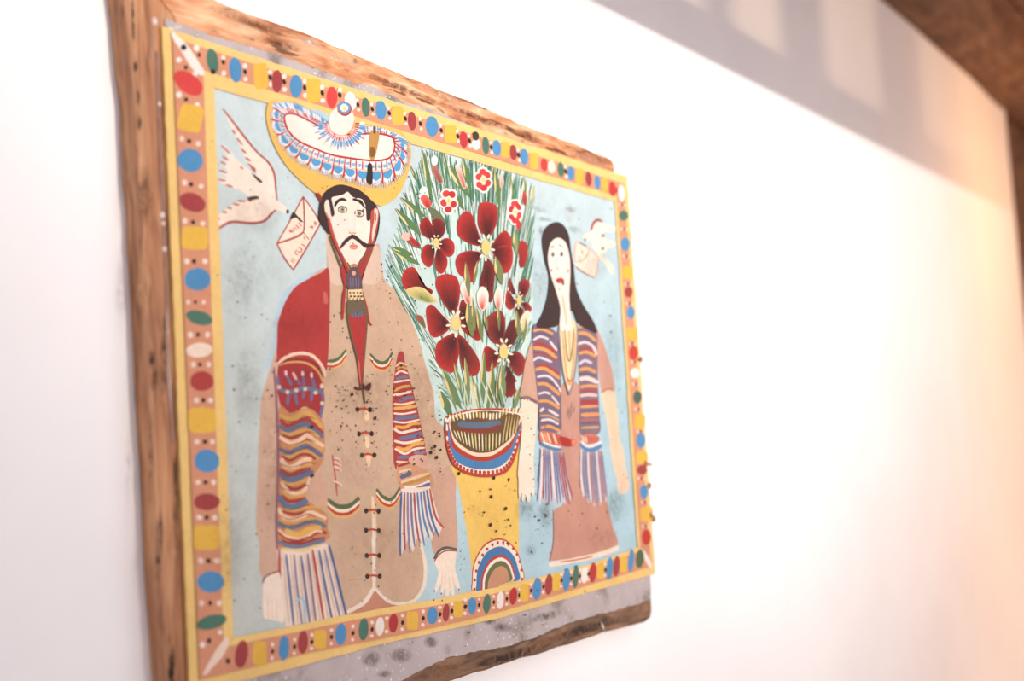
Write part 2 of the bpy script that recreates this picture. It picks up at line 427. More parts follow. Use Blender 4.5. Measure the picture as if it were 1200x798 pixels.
class Motif:
    def __init__(s, name, mat='paint', parent=None, dy=0.0):
        s.parent = parent or sheet; s.dy = dy; s.name = name; s.v = []; s.f = []; s.c = []; s.mat = mat
    def _add(s, pts, Y, cols, faces):
        b = len(s.v)
        for p, c in zip(pts, cols):
            s.v.append(spot(p[0], p[1], Y + s.dy)); s.c.append(c if len(c) == 4 else (*c, 1))
        for f in faces: s.f.append(tuple(b+i for i in f))
    def raw(s, poly, col):
        Y = lay(poly); c = paint_col(col); s._add(poly, Y, [c]*len(poly), [tuple(range(len(poly)))])
    def poly(s, R, pts, col, smooth=True, n=4):
        p = R(pts)
        if smooth: p = catmull(p, True, n)
        s.raw(p, col)
    def line(s, R, pts, col, w, taper=0.55, rag=0.12):
        p = catmull(R(pts), False, 5) if len(pts) > 2 else R([tuple(pts[0][j]+(pts[1][j]-pts[0][j])*k/4 for j in (0,1)) for k in range(5)])
        w = w / R.k / 2; L = []; Rr = []; n = len(p)
        for i, (x, y) in enumerate(p):
            a = p[max(i-1,0)]; b = p[min(i+1,n-1)]; dx, dy = b[0]-a[0], b[1]-a[1]; l = math.hypot(dx, dy) or 1
            t = i/(n-1); e = min(t, 1-t)*2; ww = w*(taper+(1-taper)*min(1, e*3))*(1+random.uniform(-rag, rag))
            L.append((x-dy/l*ww, y+dx/l*ww)); Rr.append((x+dy/l*ww, y-dx/l*ww))
        Y = lay(L + Rr[::-1]); c = paint_col(col)
        s._add(L + Rr, Y, [c]*(2*n), [(i, i+1, n+i+1, n+i) for i in range(n-1)])
    def oval(s, R, x, y, rx, ry, col, rot=0, n=14, power=2.0):
        q = []
        for k in range(n):
            a = 2*math.pi*k/n; ca, sa = math.cos(a), math.sin(a)
            ex = rx*math.copysign(abs(ca)**(2/power), ca); ey = ry*math.copysign(abs(sa)**(2/power), sa)
            r = math.radians(rot); j = 1+random.uniform(-.03,.03)
            q.append((x+(ex*math.cos(r)-ey*math.sin(r))*j, y+(ex*math.sin(r)+ey*math.cos(r))*j))
        s.raw(R(q), col)
    def ring(s, R, x, y, rx, ry, w, col, rot=0):
        r = math.radians(rot); pts = []
        for k in range(13):
            a = 2*math.pi*k/12; pts.append((x+rx*math.cos(a)*math.cos(r)-ry*math.sin(a)*math.sin(r), y+rx*math.cos(a)*math.sin(r)+ry*math.sin(a)*math.cos(r)))
        s.line(R, pts, col, w, 1.0)
    def grad(s, R, pts, base, c_out, c_in, rings=6, gamma=1.0):
        p = catmull(R(pts), True, 4); b = R([base])[0]; n = len(p); Y = lay(p)
        A = paint_col(c_out); B = paint_col(c_in); V = []; C = []; F = []
        for g in range(rings):
            t = g/(rings-1)*0.98; u = min(1, t*1.15)**gamma
            for (x, y) in p:
                jt = max(0, min(1, u + random.uniform(-.10,.10)*(0 < g)))
                V.append((x+(b[0]-x)*t, y+(b[1]-y)*t)); C.append(tuple(A[i]+(B[i]-A[i])*jt for i in range(3)))
        for g in range(rings-1):
            for k in range(n): F.append((g*n+k, g*n+(k+1) % n, (g+1)*n+(k+1) % n, (g+1)*n+k))
        s._add(V, Y, C, F)
    def wash(s, x, y, rx, ry, col, alpha, rot=0):
        q = []; n = 20; r = math.radians(rot)
        for g in (1.0, 0.66, 0.33, 0.02):
            for k in range(n):
                a = 2*math.pi*k/n; ex, ey = g*rx*math.cos(a), g*ry*math.sin(a)
                q.append((x+ex*math.cos(r)-ey*math.sin(r), y+ex*math.sin(r)+ey*math.cos(r)))
        Y = lay(q[:n]); c = paint_col(col)
        cols = [(*c, alpha*a) for a in (0, 0.45, 0.85, 1) for k in range(n)]
        F = [(g*n+k, g*n+(k+1) % n, (g+1)*n+(k+1) % n, (g+1)*n+k) for g in range(3) for k in range(n)]
        s._add(q, Y, cols, F)
    def build(s, label=None):
        if not s.f: return
        o = plink(s.name, s.v, s.f, M[s.mat], s.parent)
        ca = o.data.color_attributes.new('paint', 'FLOAT_COLOR', 'POINT')
        for d, c in zip(ca.data, s.c): d.color = c
        # every stroke faces out of the wall
        import bmesh
        bm = bmesh.new(); bm.from_mesh(o.data)
        bm.normal_update()
        fl = [fc for fc in bm.faces if fc.normal.y > 0]
        bmesh.ops.reverse_faces(bm, faces=fl); bm.to_mesh(o.data); bm.free()
        if label: o['label'] = label
        return o
class Reg:
    """a tracing window: origin and magnification"""
    def __init__(s, x, y, k): s.x, s.y, s.k = x, y, k
    def __call__(s, pts): return [(s.x + p[0]/s.k, s.y + p[1]/s.k) for p in pts]
PX = Reg(0,0,1)
A1=Reg(120,0,3.99); A2=Reg(180,180,4.9875); A3=Reg(290,90,5.7); A4=Reg(350,200,6.1417); A5=Reg(300,310,4.9875)
A6=Reg(290,460,4.6115); A7=Reg(290,610,4.4333); A8=Reg(430,160,5.7); B1=Reg(450,290,5.7); B2=Reg(480,400,6.65)
B3=Reg(500,470,7.456); B4=Reg(500,560,4.9875); B5=Reg(600,220,4.431); B6=Reg(600,370,4.4333); B7=Reg(600,520,4.4333)
B8=Reg(130,560,3.355); C2=Reg(380,0,3.325); C5=Reg(400,640,3.077); C6=Reg(120,150,2.6625); C7=Reg(130,400,3.069)
L1=Reg(318,222,7.98); L2=Reg(625,225,7.98); D3=Reg(380,205,13.3); D4=Reg(240,120,4.9875); D5=Reg(310,395,7.255)
D6=Reg(450,405,5.7); D7=Reg(625,380,5.7); D8=Reg(300,490,4.9875)
YEL=(247,207,130); TER=(220,152,118); SPY=(238,188,78); BLU=(86,148,196); RED=(222,74,70); MAR=(168,68,68); GRN=(82,122,104); WHT=(250,238,228); BLK=(56,38,32)
CRM=(250,230,214); COAT=(211,177,148); SRED=(184,62,58); HAIR=(64,48,46); HATY=(242,192,98); OLIVE=(120,92,66)
GB=(100,114,142); ORG=(222,168,92); CST=(246,206,172); LRED=(168,58,56); SKYC=(200,219,222)

# background and border ------------------------------------------------
Q1=[(202,44),(731.5,215.5),(763,664),(234,795)]; Q2=[(238,82),(723,230),(750.7,645),(262,757)]; Q3=[(251,103),(720.5,236),(747.5,641.5),(273.5,746)]
sky = Motif('painted_sky')
nx, ny = 16, 12; V=[]; C=[]; F=[]
QS=[Q3[0],Q3[1],(749,651),(273.5,752)]
for j in range(ny+1):
    for i in range(nx+1):
        s_, t_ = i/nx, j/ny
        T = [QS[0][k]+(QS[1][k]-QS[0][k])*s_ for k in (0,1)]; Bm = [QS[3][k]+(QS[2][k]-QS[3][k])*s_ for k in (0,1)]
        p = (T[0]+(Bm[0]-T[0])*t_, T[1]+(Bm[1]-T[1])*t_)
        a = (206,221,222); b_ = (180,211,220); c_ = (204,206,194)
        w1 = max(0, min(1, s_*1.2*t_+0.25*s_)); w2 = max(0, (1-s_*3))*t_
        col = [a[k]+(b_[k]-a[k])*w1+(c_[k]-a[k])*w2 for k in range(3)]
        V.append(p); C.append(paint_col(col))
for j in range(ny):
    for i in range(nx): q=j*(nx+1)+i; F.append((q,q+1,q+nx+2,q+nx+1))
Ysky = lay(Q3); sky._add(V, Ysky, C, F); sky.build('pale blue sky')
# white dove and letter ------------------------------------------------
dv = Motif('painted_dove')
DVC=(252,232,214); DVR=(176,72,66)
dv.poly(D4, [(95,240),(150,290),(180,330),(240,380),(290,420),(320,470),(330,560),(270,560),(220,520),(150,492),(75,455),(110,440),(140,445),(75,395),(110,395),(140,405),(88,345),(130,360),(98,310),(140,335)], DVC)
dv.poly(D4, [(105,38),(150,90),(210,170),(300,280),(370,350),(405,420),(415,500),(420,570),(360,575),(290,560),(290,480),(300,400),(250,350),(210,260),(160,150)], DVC)
dv.poly(D4, [(65,750),(50,690),(80,660),(130,620),(200,580),(280,565),(360,560),(420,575),(455,595),(480,620),(490,650),(460,640),(415,628),(385,660),(340,695),(270,705),(150,700),(90,735)], DVC)
dv.line(D4, [(105,38),(150,95),(215,180),(300,285),(370,350),(405,415),(415,500),(422,572)], DVR, 12)
dv.line(D4, [(62,752),(100,725),(160,698),(270,706),(345,694),(385,655),(415,628)], DVR, 15)
for a,b in (((160,160),(180,185)),((185,205),(222,250)),((210,270),(245,300)),((235,320),(270,345)),((250,355),(300,395)),((270,380),(300,410)),
            ((95,250),(150,303)),((100,315),(140,340)),((90,345),(125,365)),((80,395),(130,412)),((75,450),(125,458)),((120,480),(165,495)),((165,592),(205,600)),((190,575),(240,578)),((130,612),(160,622)),((100,638),(130,645)),((65,678),(90,680)),((250,570),(275,578)),((205,375),(225,390))):
    dv.line(D4, [a,b], (190,96,86), 11, .4)
dv.poly(D4, [(272,412),(300,430),(335,460),(330,472),(300,450)], (60,48,42)); dv.poly(D4, [(248,556),(300,546),(318,556),(300,566),(262,572)], (70,56,48))
dv.oval(D4, 484, 638, 9, 14, BLK)
dv.build('white dove')
lt = Motif('painted_letter')
lt.poly(L1, [(298,65),(462,310),(205,752),(52,505)], (251,226,204), False)
for p,w in (([(298,65),(385,190),(462,312)],10),([(462,312),(340,530),(205,752)],11),([(205,752),(120,640),(52,505)],12),([(52,505),(170,300),(298,65)],10),([(298,70),(305,180),(308,330),(300,400)],11),([(52,505),(150,475),(240,440),(300,400)],14),([(300,400),(330,440),(355,470)],6)):
    lt.line(L1, p, (166,64,58), w*1.3, .8)
lr=(196,84,72)
for p in ([(170,395),(205,398)],[(168,372),(180,405)],[(195,362),(215,400)],[(172,375),(196,398)],[(225,330),(265,368)],[(250,310),(285,345)],[(212,350),(240,380)],   # MI
          [(355,355),(395,345)],[(370,335),(388,368)],[(398,300),(425,320)],[(410,295),(400,330)],[(425,315),(408,338)],   # TO
          [(235,560),(225,600),(250,610)],[(250,540),(285,560),(270,590),(245,575)],[(280,510),(320,535)],[(300,440),(320,470)],[(180,660),(215,690)],[(190,640),(225,670)]):
    lt.line(L1, p, lr, 10)
lt.poly(L1, [(172,268),(205,208),(238,238),(294,300),(270,302),(230,264),(190,278)], (60,50,46))
lt.build('letter with red outline and writing')

# the man ----------------------------------------------------------------
mn = Motif('painted_man')
mn.poly(PX, [(384,316),(366,319),(352,325),(337,338),(328,352),(322,375),(320,400),(312,430),(330,440),(378,420),(386,340)], (188,212,222))
mn.poly(PX, [(384,318),(360,328),(341,346),(329,372),(325,400),(314,440),(306,470),(303,525),(300,612),(304,640),(306,675),(330,676),(380,640),(386,500),(388,400)], (215,177,152))
mn.poly(PX, [(384,270),(383,316),(384,330),(378,420),(374,520),(380,640),(398,730),(412,726),(424,716),(438,690),(448,699),(463,706),(478,707),(491,701),(498,682),(498,655),(493,632),(500,612),(520,600),(533,590),(531,551),(523,514),(516,465),(510,430),(500,400),(492,376),(474,348),(452,330),(447,304),(443,285),(430,300),(415,330),(400,310)], COAT)
mn.poly(PX, [(496,560),(531,549),(534,590),(536,643),(522,641),(509,650),(503,622),(494,590)], (212,168,144))
mn.poly(A7, [(525,492),(600,430),(658,358),(720,415),(790,445),(640,472)], (204,142,114))
# lapels and kerchief
mn.poly(A4, [(195,470),(232,468),(290,620),(352,800),(240,810),(210,640)], (224,194,172))
mn.poly(A4, [(545,530),(590,600),(580,800),(452,800),(500,650),(525,580)], (224,194,172))
# red shoulder
mn.poly(A5, [(428,35),(380,48),(330,72),(280,98),(232,128),(195,175),(165,230),(140,300),(127,345),(123,440),(128,580),(200,560),(300,560),(400,620),(420,560),(430,330)], (182,62,58))
mn.line(A5, [(402,160),(410,230)], (206,104,96), 26)
# crescents on the chest
def cres(R, pts, k=1.0, flip=False):
    cols = [((96,108,72),20,0),((250,232,206),13,18),((206,72,52),13,32),((236,188,112),9,45)]
    for c,w,d in cols: mn.line(R, [(x,y+d*k) for x,y in pts], c, w*k, .45)
cres(A5, [(415,562),(455,562),(500,538),(526,498)]); cres(A5, [(668,520),(695,558),(738,575),(778,556),(796,512)])
cres(A6, [(432,575),(480,612),(540,615),(585,590),(604,565)], 1.25); cres(A6, [(698,520),(720,555),(765,578),(800,560),(826,512)], 1.05)
# lacing
mn.line(A6, [(622,-20),(632,60)], (96,80,60), 16)
for a,b,w in (((640,100),(648,150),26),((645,235),(650,300),24),((655,330),(655,400),28),((676,560),(692,800),22)): mn.line(A6, [a,b], (250,214,170), w)
mn.line(A7, [(655,-10),(657,180),(658,365)], (250,234,214), 18, .9)
def lace(R, x, y, k=1.0):
    mn.line(R, [(x-34*k,y),(x,y-6*k),(x+34*k,y+2*k)], (196,76,58), 13*k)
    for d in (-34,34): mn.oval(R, x+d*k, y+random.uniform(-3,3), 12*k, 15*k, (52,40,36), n=9)
for x,y in ((628,92),(637,222),(652,338),(675,640),(675,745)): lace(A6, x, y)
for x,y in ((652,182),(655,290)): lace(A7, x, y, .95)
# hem
mn.line(A7, [(664,352),(705,398),(750,426),(800,432),(860,420),(900,375),(922,310),(924,235),(912,165),(900,120)], (246,228,206), 18, .7)
mn.line(A7, [(655,352),(620,410),(585,440),(545,462),(518,478)], (246,228,206), 22, .7)
# striped sleeve at the left: epaulette
mn.poly(D5, [(122,225),(200,190),(300,180),(400,200),(480,290),(505,400),(500,520),(480,710),(430,650),(340,590),(260,650),(180,660),(130,560),(108,420)], (168,54,58))
mn.line(D5, [(112,228),(180,172),(280,140),(380,146),(450,196),(500,270),(520,335)], (246,208,184), 27); mn.line(D5, [(130,232),(200,200),(300,188),(390,200),(460,262),(502,340)], (120,52,46), 12)
mn.line(D5, [(124,242),(200,216),(300,211),(390,236),(460,300),(495,380),(512,435)], (224,168,98), 16)
mn.line(D5, [(112,330),(120,400),(140,450)], (128,108,140), 26)
for p in ([(185,320),(230,410)],[(262,345),(305,405)],[(330,325),(336,420)],[(402,335),(432,440)],[(205,480),(196,575)],[(262,470),(278,575)],[(336,450),(330,520)],[(408,460),(396,545)],[(480,430),(500,540),(470,690)]): mn.line(D5, p, (116,110,146), 25)
mn.line(D5, [(118,440),(200,466),(270,450),(345,432),(430,452),(500,480)], (104,118,148), 36)
for x,y in ((195,466),(270,453),(347,442),(434,472),(490,562),(125,425),(488,420)): mn.oval(D5, x, y, 17, 17, (232,206,164))
for p in ([(180,282),(186,330)],[(240,300),(272,362)],[(322,290),(326,330)],[(398,302),(402,345)],[(485,395),(487,425)]): mn.line(D5, p, (244,196,190), 23)
# wavy bands
mn.poly(D8, [(135,-60),(200,-30),(260,-50),(330,-50),(390,20),(402,100),(395,240),(345,320),(305,360),(295,470),(412,560),(418,640),(412,712),(140,760),(118,640),(125,450),(125,250)], (206,140,96))
LV=(168,62,56)
waves = [([(140,-20),(180,0),(230,-5),(290,-35),(340,0),(392,60)],ORG,26),([(140,10),(180,44),(230,32),(290,5),(340,40),(390,90)],LV,22),([(135,42),(180,70),(230,55),(290,33),(332,65),(392,112)],GB,30),([(150,82),(200,95),(260,75),(320,75),(370,112)],ORG,18),([(150,95),(210,116),(270,95),(320,92)],LV,14),
 ([(138,108),(200,145),(260,125),(300,100),(340,130),(398,165)],CST,25),([(150,150),(220,160),(290,138),(350,165),(392,186)],ORG,16),([(135,178),(190,202),(240,185),(290,163),(340,190),(386,222)],GB,28),([(170,222),(210,224),(260,196),(310,200),(362,236)],ORG,20),([(150,222),(200,246),(260,214),(310,214),(350,240)],LV,15),
 ([(145,235),(180,285),(230,280),(270,250),(325,240)],CST,30),([(160,300),(220,303),(270,283),(330,268)],ORG,14),([(140,300),(200,330),(260,308),(320,296)],LV,20),([(132,318),(190,358),(240,352),(290,325),(338,320)],GB,36),([(150,370),(200,386),(260,375),(300,355)],ORG,16),([(160,388),(220,414),(270,400),(300,380)],LV,16),
 ([(148,372),(180,420),(230,442),(280,422),(310,372),(312,345)],CST,22),([(150,425),(200,458),(260,452),(300,440)],ORG,14),([(150,452),(190,485),(250,480),(290,468)],LV,18),([(128,450),(165,502),(210,520),(260,502),(302,480)],(96,120,152),34),([(140,522),(200,540),(260,530),(330,518),(392,530)],ORG,16),([(150,542),(220,560),(280,550),(330,538)],LV,13),
 ([(130,525),(160,575),(220,592),(270,576),(310,550),(350,560),(412,588)],CST,25),([(140,594),(220,607),(300,586),(402,602)],ORG,15),([(118,604),(170,636),(230,636),(290,614),(350,604),(408,636)],(104,124,140),27),([(170,655),(240,684),(310,655),(380,640)],(232,178,92),38),([(122,652),(170,692),(250,718),(310,690),(370,664),(412,672)],LV,18),
 ([(130,650),(180,690),(250,704),(300,690),(350,660),(388,664)],CST,14),([(150,720),(250,736),(330,716),(402,700)],LV,14),([(130,722),(190,746),(260,752),(330,732),(404,712)],(112,128,148),22),([(145,765),(250,774),(400,742)],(240,206,150),22)]
for p,c,w in waves: mn.line(D8, p, c, w*(1.15 if c == LV else 1), .8)
for y in (-2,84,133,178,262,316,398,512,566,612,700): mn.line(D8, [(140,y),(190,y+24),(250,y+14),(300,y-6),(350 if y < 300 or y > 520 else 310,y+6)], (128,52,50), 5, .4)
mn.line(PX, [(321,430),(324,470),(326,540),(324,610),(325,645)], (150,104,118), 3.2)
mn.oval(D8, 330, 340, 14, 14, (56,40,34)); mn.poly(D8, [(318,355),(380,330),(410,420),(415,510),(360,500),(305,470),(312,400)], (218,172,146))
# fringe of the left sleeve
mn.poly(A7, [(152,150),(280,165),(412,118),(470,300),(522,520),(480,542),(340,540),(200,552),(180,400)], (246,222,200), False)
fr = [([(165,150),(172,350),(187,525)],(192,84,76)),([(200,175),(220,350),(240,545)],(112,124,160)),([(242,175),(258,350),(285,545)],(150,140,162)),([(278,180),(300,350),(325,535)],(126,122,150)),([(312,170),(332,330),(355,525)],(150,124,142)),([(338,150),(362,300),(396,518)],(186,84,76)),([(372,155),(402,330),(440,518)],(112,118,150)),([(400,150),(440,330),(482,505)],(150,146,164)),([(424,128),(472,320),(520,522)],(92,108,150))]
for p,c in fr: mn.line(A7, p, c, 14, .6)
for (p,_),(q,_) in zip(fr, fr[1:]): mn.line(A7, [tuple((a[k]+b[k])/2 + (0 if k else 3) for k in (0,1)) for a,b in zip(p,q)], (206,176,166), 6, .5)
mn.line(A7, [(255,420),(290,410),(300,540)], (172,200,210), 16)
# hands
mn.poly(A7, [(85,305),(110,285),(166,272),(184,400),(190,522),(150,520),(110,512),(84,500),(78,400)], (252,232,212))
for x in (105,128,150): mn.line(A7, [(x,400),(x+3,515)], (240,204,182), 5)
mn.line(A7, [(78,325),(98,288),(165,262)], (134,84,90), 9)
mn.poly(B4, [(45,482),(80,440),(120,420),(172,430),(166,520),(182,590),(196,650),(180,655),(165,622),(160,690),(145,704),(135,650),(128,702),(112,695),(108,640),(92,680),(80,672),(86,620),(60,662),(46,662),(60,600),(68,550)], (252,232,210))
for p in ([(110,560),(108,640)],[(130,570),(135,660)],[(150,570),(162,640)],[(95,550),(84,640)]): mn.line(B4, p, (238,200,176), 4)
mn.line(B4, [(45,475),(68,432),(110,408),(176,418)], (106,96,88), 15, .8); mn.line(B4, [(45,488),(74,448),(115,426),(178,428)], (190,62,62), 7, .8)
for x,y in ((46,660),(86,676),(122,698),(152,702),(188,652)): mn.oval(B4, x, y, 5, 7, (196,92,84), n=8)
# striped sleeve at the right
mn.poly(D6, [(98,45),(130,45),(140,110),(165,190),(200,330),(235,470),(260,590),(277,690),(277,740),(180,770),(165,800),(178,850),(75,820),(62,640),(55,400),(60,280),(80,120)], (176,66,62))
sw = [([(80,140),(110,115),(150,130)],CST,13),([(85,160),(115,140),(152,155)],ORG,15),([(75,198),(110,170),(160,186)],(250,226,206),13),([(80,228),(120,212),(162,205)],(124,122,150),20),([(66,246),(120,236),(172,230)],(250,230,216),13),([(70,302),(120,276),(178,270)],(232,172,92),18),([(60,330),(120,322),(188,304)],(250,222,200),17),([(100,372),(150,352),(198,345)],(120,118,148),24),([(65,390),(130,392),(208,374)],(246,214,180),15),
 ([(65,420),(130,416),(218,404)],(236,180,96),22),([(65,452),(130,456),(218,440)],(250,228,210),13),([(72,490),(150,482),(232,470)],(116,116,148),25),([(62,506),(140,514),(238,494)],(250,228,210),13),([(75,540),(140,546),(190,520),(244,520)],(236,174,88),22),([(62,550),(110,580),(170,570),(246,554)],(250,226,208),18),([(100,622),(170,612),(255,584)],(116,122,156),27),([(68,636),(150,650),(268,620)],(250,226,208),18),
 ([(80,682),(140,696),(200,660),(268,650)],(238,178,88),28),([(72,688),(140,722),(200,692),(272,682)],(250,224,204),15),([(88,748),(165,742)],(116,116,146),24),([(200,716),(277,710)],(140,130,156),24),([(82,775),(158,786)],(246,214,196),15)]
for p,c,w in sw: mn.line(D6, p, c, w, .7)
mn.poly(A6, [(880,345),(965,342),(982,425),(900,425),(875,390)], (224,176,154)); mn.poly(A6, [(808,395),(880,385),(985,432),(998,515),(835,525)], (214,160,120))
for p,c,w in (([(808,372),(875,380)],CST,13),([(812,398),(880,378)],LRED,15),([(818,430),(885,412)],CST,13),([(825,460),(888,434)],(104,104,134),24),([(830,486),(900,462),(982,436)],CST,15),([(840,496),(915,478),(988,448)],(200,150,70),15),([(850,512),(920,508),(985,478)],(252,236,224),18),([(890,526),(965,500)],LRED,12),([(950,505),(988,492)],(90,120,160),18)): mn.line(A6, p, c, w, .7)
mn.poly(PX, [(470,573),(504,570),(512,600),(518,618),(514,629),(510,618),(506,634),(501,622),(496,640),(490,627),(484,647),(478,632),(471,650),(468,625),(467,612)], (240,226,214), False)
cols=[(88,108,150),(184,88,84),(150,136,160),(130,122,150),(176,96,96),(120,130,166),(96,142,184),(132,128,152),(88,120,166),(196,92,80)]
for i in range(10):
    t=i/9; a=(470.5+33*t, 575-3*t); b=(469+51*t, 652-30*t-4*math.sin(i*2.2)); mid=(468+42*t+(1-t)*1.0, 612-8*t)
    mn.line(PX, [a, mid, b], cols[i], 2.6, .5)
mn.line(PX, [(470,574),(486,575.5),(504,571)], (248,226,206), 4)
mn.line(A6, [(458,335),(470,420),(485,560)], (190,84,70), 9)
for y in (350,375,400,480): mn.line(A6, [(465,y),(490,y+6),(512,y+24)], (246,206,188), 9); mn.line(A6, [(470,y+12),(500,y+24)], (196,110,92), 6)
mn.line(A7, [(520,310),(600,302)], (176,140,120), 3)
mn.build('moustached man in a tan coat with striped sleeves')


# bouquet ---------------------------------------------------------------
bq = Motif('painted_bouquet')
MINT=(206,228,220); DG=(74,128,104); LG=(98,130,80); DK=(74,34,34); PR=(196,56,50); YL=(238,216,150)
bq.poly(PX, [(520,500),(508,460),(498,425),(490,395),(478,365),(466,335),(458,310),(462,280),(470,250),(480,220),(492,195),(510,182),(535,186),(560,186),(590,194),(612,205),(624,230),(622,290),(625,350),(620,410),(610,450),(608,495)], MINT)
edge_pts = catmull([(516,462),(500,412),(489,375),(462,330),(452,312),(456,290),(466,268),(470,245),(478,222),(486,205),(493,192),(502,176),(515,178),(528,184),(542,190),(555,182),(568,188),(582,190),(594,198),(606,204),(618,212),(625,232),(625,300),(622,380)], False, 12)
for i, (x, y) in enumerate(edge_pts):
    for q in range(2):
        tx, ty = 560+random.uniform(-10,22)+(x-545)*.15, 485
        dx, dy = tx-x, ty-y; l = math.hypot(dx,dy); L = random.uniform(30,62) if y < 400 else random.uniform(15,32)
        s0 = random.uniform(-4, 14); jx = random.uniform(-2,2)
        a = (x+dx/l*s0+jx, y+dy/l*s0); b = (a[0]+dx/l*L, a[1]+dy/l*L)
        bq.line(PX, [a, b], random.choice((DG,(64,116,92),(110,156,132),(88,128,98),(238,242,234),(226,236,228),(150,190,174))), 1.2, .3)
for i in range(150):
    x = random.uniform(500,612); y = random.uniform(235,440); tx = 563+(x-560)*.35; dx, dy = tx-x, 500-y; l = math.hypot(dx,dy); L = random.uniform(25,60)
    if x < 505+(y-300)*.1-3: continue
    bq.line(PX, [(x,y),(x+dx/l*L,y+dy/l*L)], random.choice((DG,(108,154,130),(234,240,232),(170,206,196),(82,120,80))), 1.5, .3)
def leaf(R, a, b, w, c=LG, hi=YL):
    (x0,y0),(x1,y1)=a,b; dx,dy=x1-x0,y1-y0; l=math.hypot(dx,dy); nx_,ny_=-dy/l,dx/l
    f=lambda t,s:(x0+dx*t+nx_*w*s,y0+dy*t+ny_*w*s)
    bq.poly(R, [f(0,0),f(.3,.38),f(.6,.45),f(1,0),f(.6,-.45),f(.3,-.38)], c)
    if hi: bq.poly(R, [f(.42,-.40),f(.65,-.44),f(1.02,0),f(.8,-.12),f(.6,-.16)], hi)
for a,b,w in (((440,450),(368,80),34),((690,410),(548,195),58),((690,370),(640,130),34),((890,490),(855,210),40),((400,545),(222,405),40),((362,660),(190,480),48),((340,310),(290,190),18),((650,490),(575,360),30),((1062,450),(1050,265),20),((310,795),(165,738),40),((985,470),(960,250),14),((560,300),(500,80),16),((820,330),(860,150),14)): leaf(A8, a, b, w)
leaf(A8,(530,590),(405,465),60,(110,116,84),None); leaf(A8,(362,748),(262,692),36,(98,104,76),None)
def halo(R,x,y,rx,ry): bq.grad(R, [(x+rx*1.15*math.cos(k*.7854), y+ry*1.15*math.sin(k*.7854)) for k in range(8)], (x,y), (212,230,222), (250,242,232), gamma=.9)
halo(A8,380,400,30,60); bq.grad(A8, [(372,390),(398,392),(432,450),(405,478),(378,455),(358,415)], (410,470), (238,110,96), (178,44,44))
bq.grad(A8, [(432,190),(455,185),(490,250),(506,300),(485,318),(455,270),(435,220)], (490,300), (196,120,108), (140,74,66)); halo(A8,452,160,20,30)
bq.grad(A8, [(588,195),(620,200),(650,280),(662,345),(640,340),(610,270)], (652,335), (250,214,196), (206,80,70))
bq.grad(A8, [(268,665),(300,670),(360,725),(330,735),(285,710)], (350,730), (206,66,60), (120,60,50)); bq.oval(A8, 262, 668, 34, 28, (246,196,178)); bq.grad(A8, [(285,665),(318,690),(330,715),(290,705)], (320,712),(204,62,60),(150,50,46))
bq.grad(A8, [(1040,375),(1062,375),(1068,430),(1055,465),(1040,430)], (1054,462), (206,84,72), (150,50,46)); bq.grad(A8, [(885,265),(905,250),(915,310),(900,350),(888,320)], (900,345), (246,214,196), (226,150,130))
leaf(A8,(1095,440),(1120,330),22,(206,190,120),None); leaf(A8,(1000,790),(985,620),34,(150,160,104),YL)
def smallf(R, x, y, rx, ry, k):
    for i in range(k):
        a=2*math.pi*i/k+.4; bq.oval(R, x+rx*.66*math.cos(a), y+ry*.70*math.sin(a), rx*.60, ry*.44, (246,240,230), math.degrees(a))
    bq.oval(R, x, y, rx*.5, ry*.5, (250,240,228))
    for i in range(k):
        a=2*math.pi*i/k+.4; bq.oval(R, x+rx*.62*math.cos(a), y+ry*.66*math.sin(a), rx*.42, ry*.29, random.choice(((200,56,58),(214,70,66))), math.degrees(a))
    for i in range(k+1):
        a=2*math.pi*i/(k+1); bq.oval(R, x+rx*.26*math.cos(a), y+ry*.28*math.sin(a), rx*.14, ry*.12, (252,232,190), n=8)
    bq.oval(R, x, y, rx*.18, ry*.16, (238,204,120), n=8)
smallf(A8, 546, 430, 54, 86, 5); smallf(A8, 777, 290, 52, 82, 6); smallf(A8, 990, 505, 42, 90, 6); bq.oval(A8, 1012, 590, 16, 34, (206,64,62))
def petal(R, pts, c, out=PR, inn=DK, g=.62): bq.grad(R, pts, c, out, inn, gamma=g)
def heart(R, x, y, rx, ry, n=9):
    for i in range(n):
        a=2*math.pi*i/n+.2; bq.oval(R, x+rx*1.55*math.cos(a), y+ry*1.5*math.sin(a), rx*.26, ry*.32, (252,238,206), math.degrees(a)+90, n=9)
    bq.oval(R, x, y, rx, ry, (240,208,132))
# dark flower with red back petals
petal(A8, [(440,692),(370,652),(352,600),(370,553),(400,544),(430,580),(442,640)], (440,680), (180,52,46)); petal(A8, [(460,690),(438,640),(440,562),(480,550),(522,585),(520,640),(492,680)], (465,680), (150,50,46))
petal(A8, [(480,720),(500,690),(540,678),(575,700),(586,750),(560,792),(510,770)], (485,715)); petal(B1, [(335,20),(300,-22),(262,0),(248,60),(270,110),(305,132),(332,90)], (338,0)); petal(B1, [(345,60),(355,10),(400,25),(425,90),(412,150),(380,176),(350,140),(340,90)], (355,15)); petal(B1, [(380,-20),(440,-40),(470,10),(460,50),(430,62),(400,35)], (375,-20))
heart(A8, 462, 708, 20, 30)
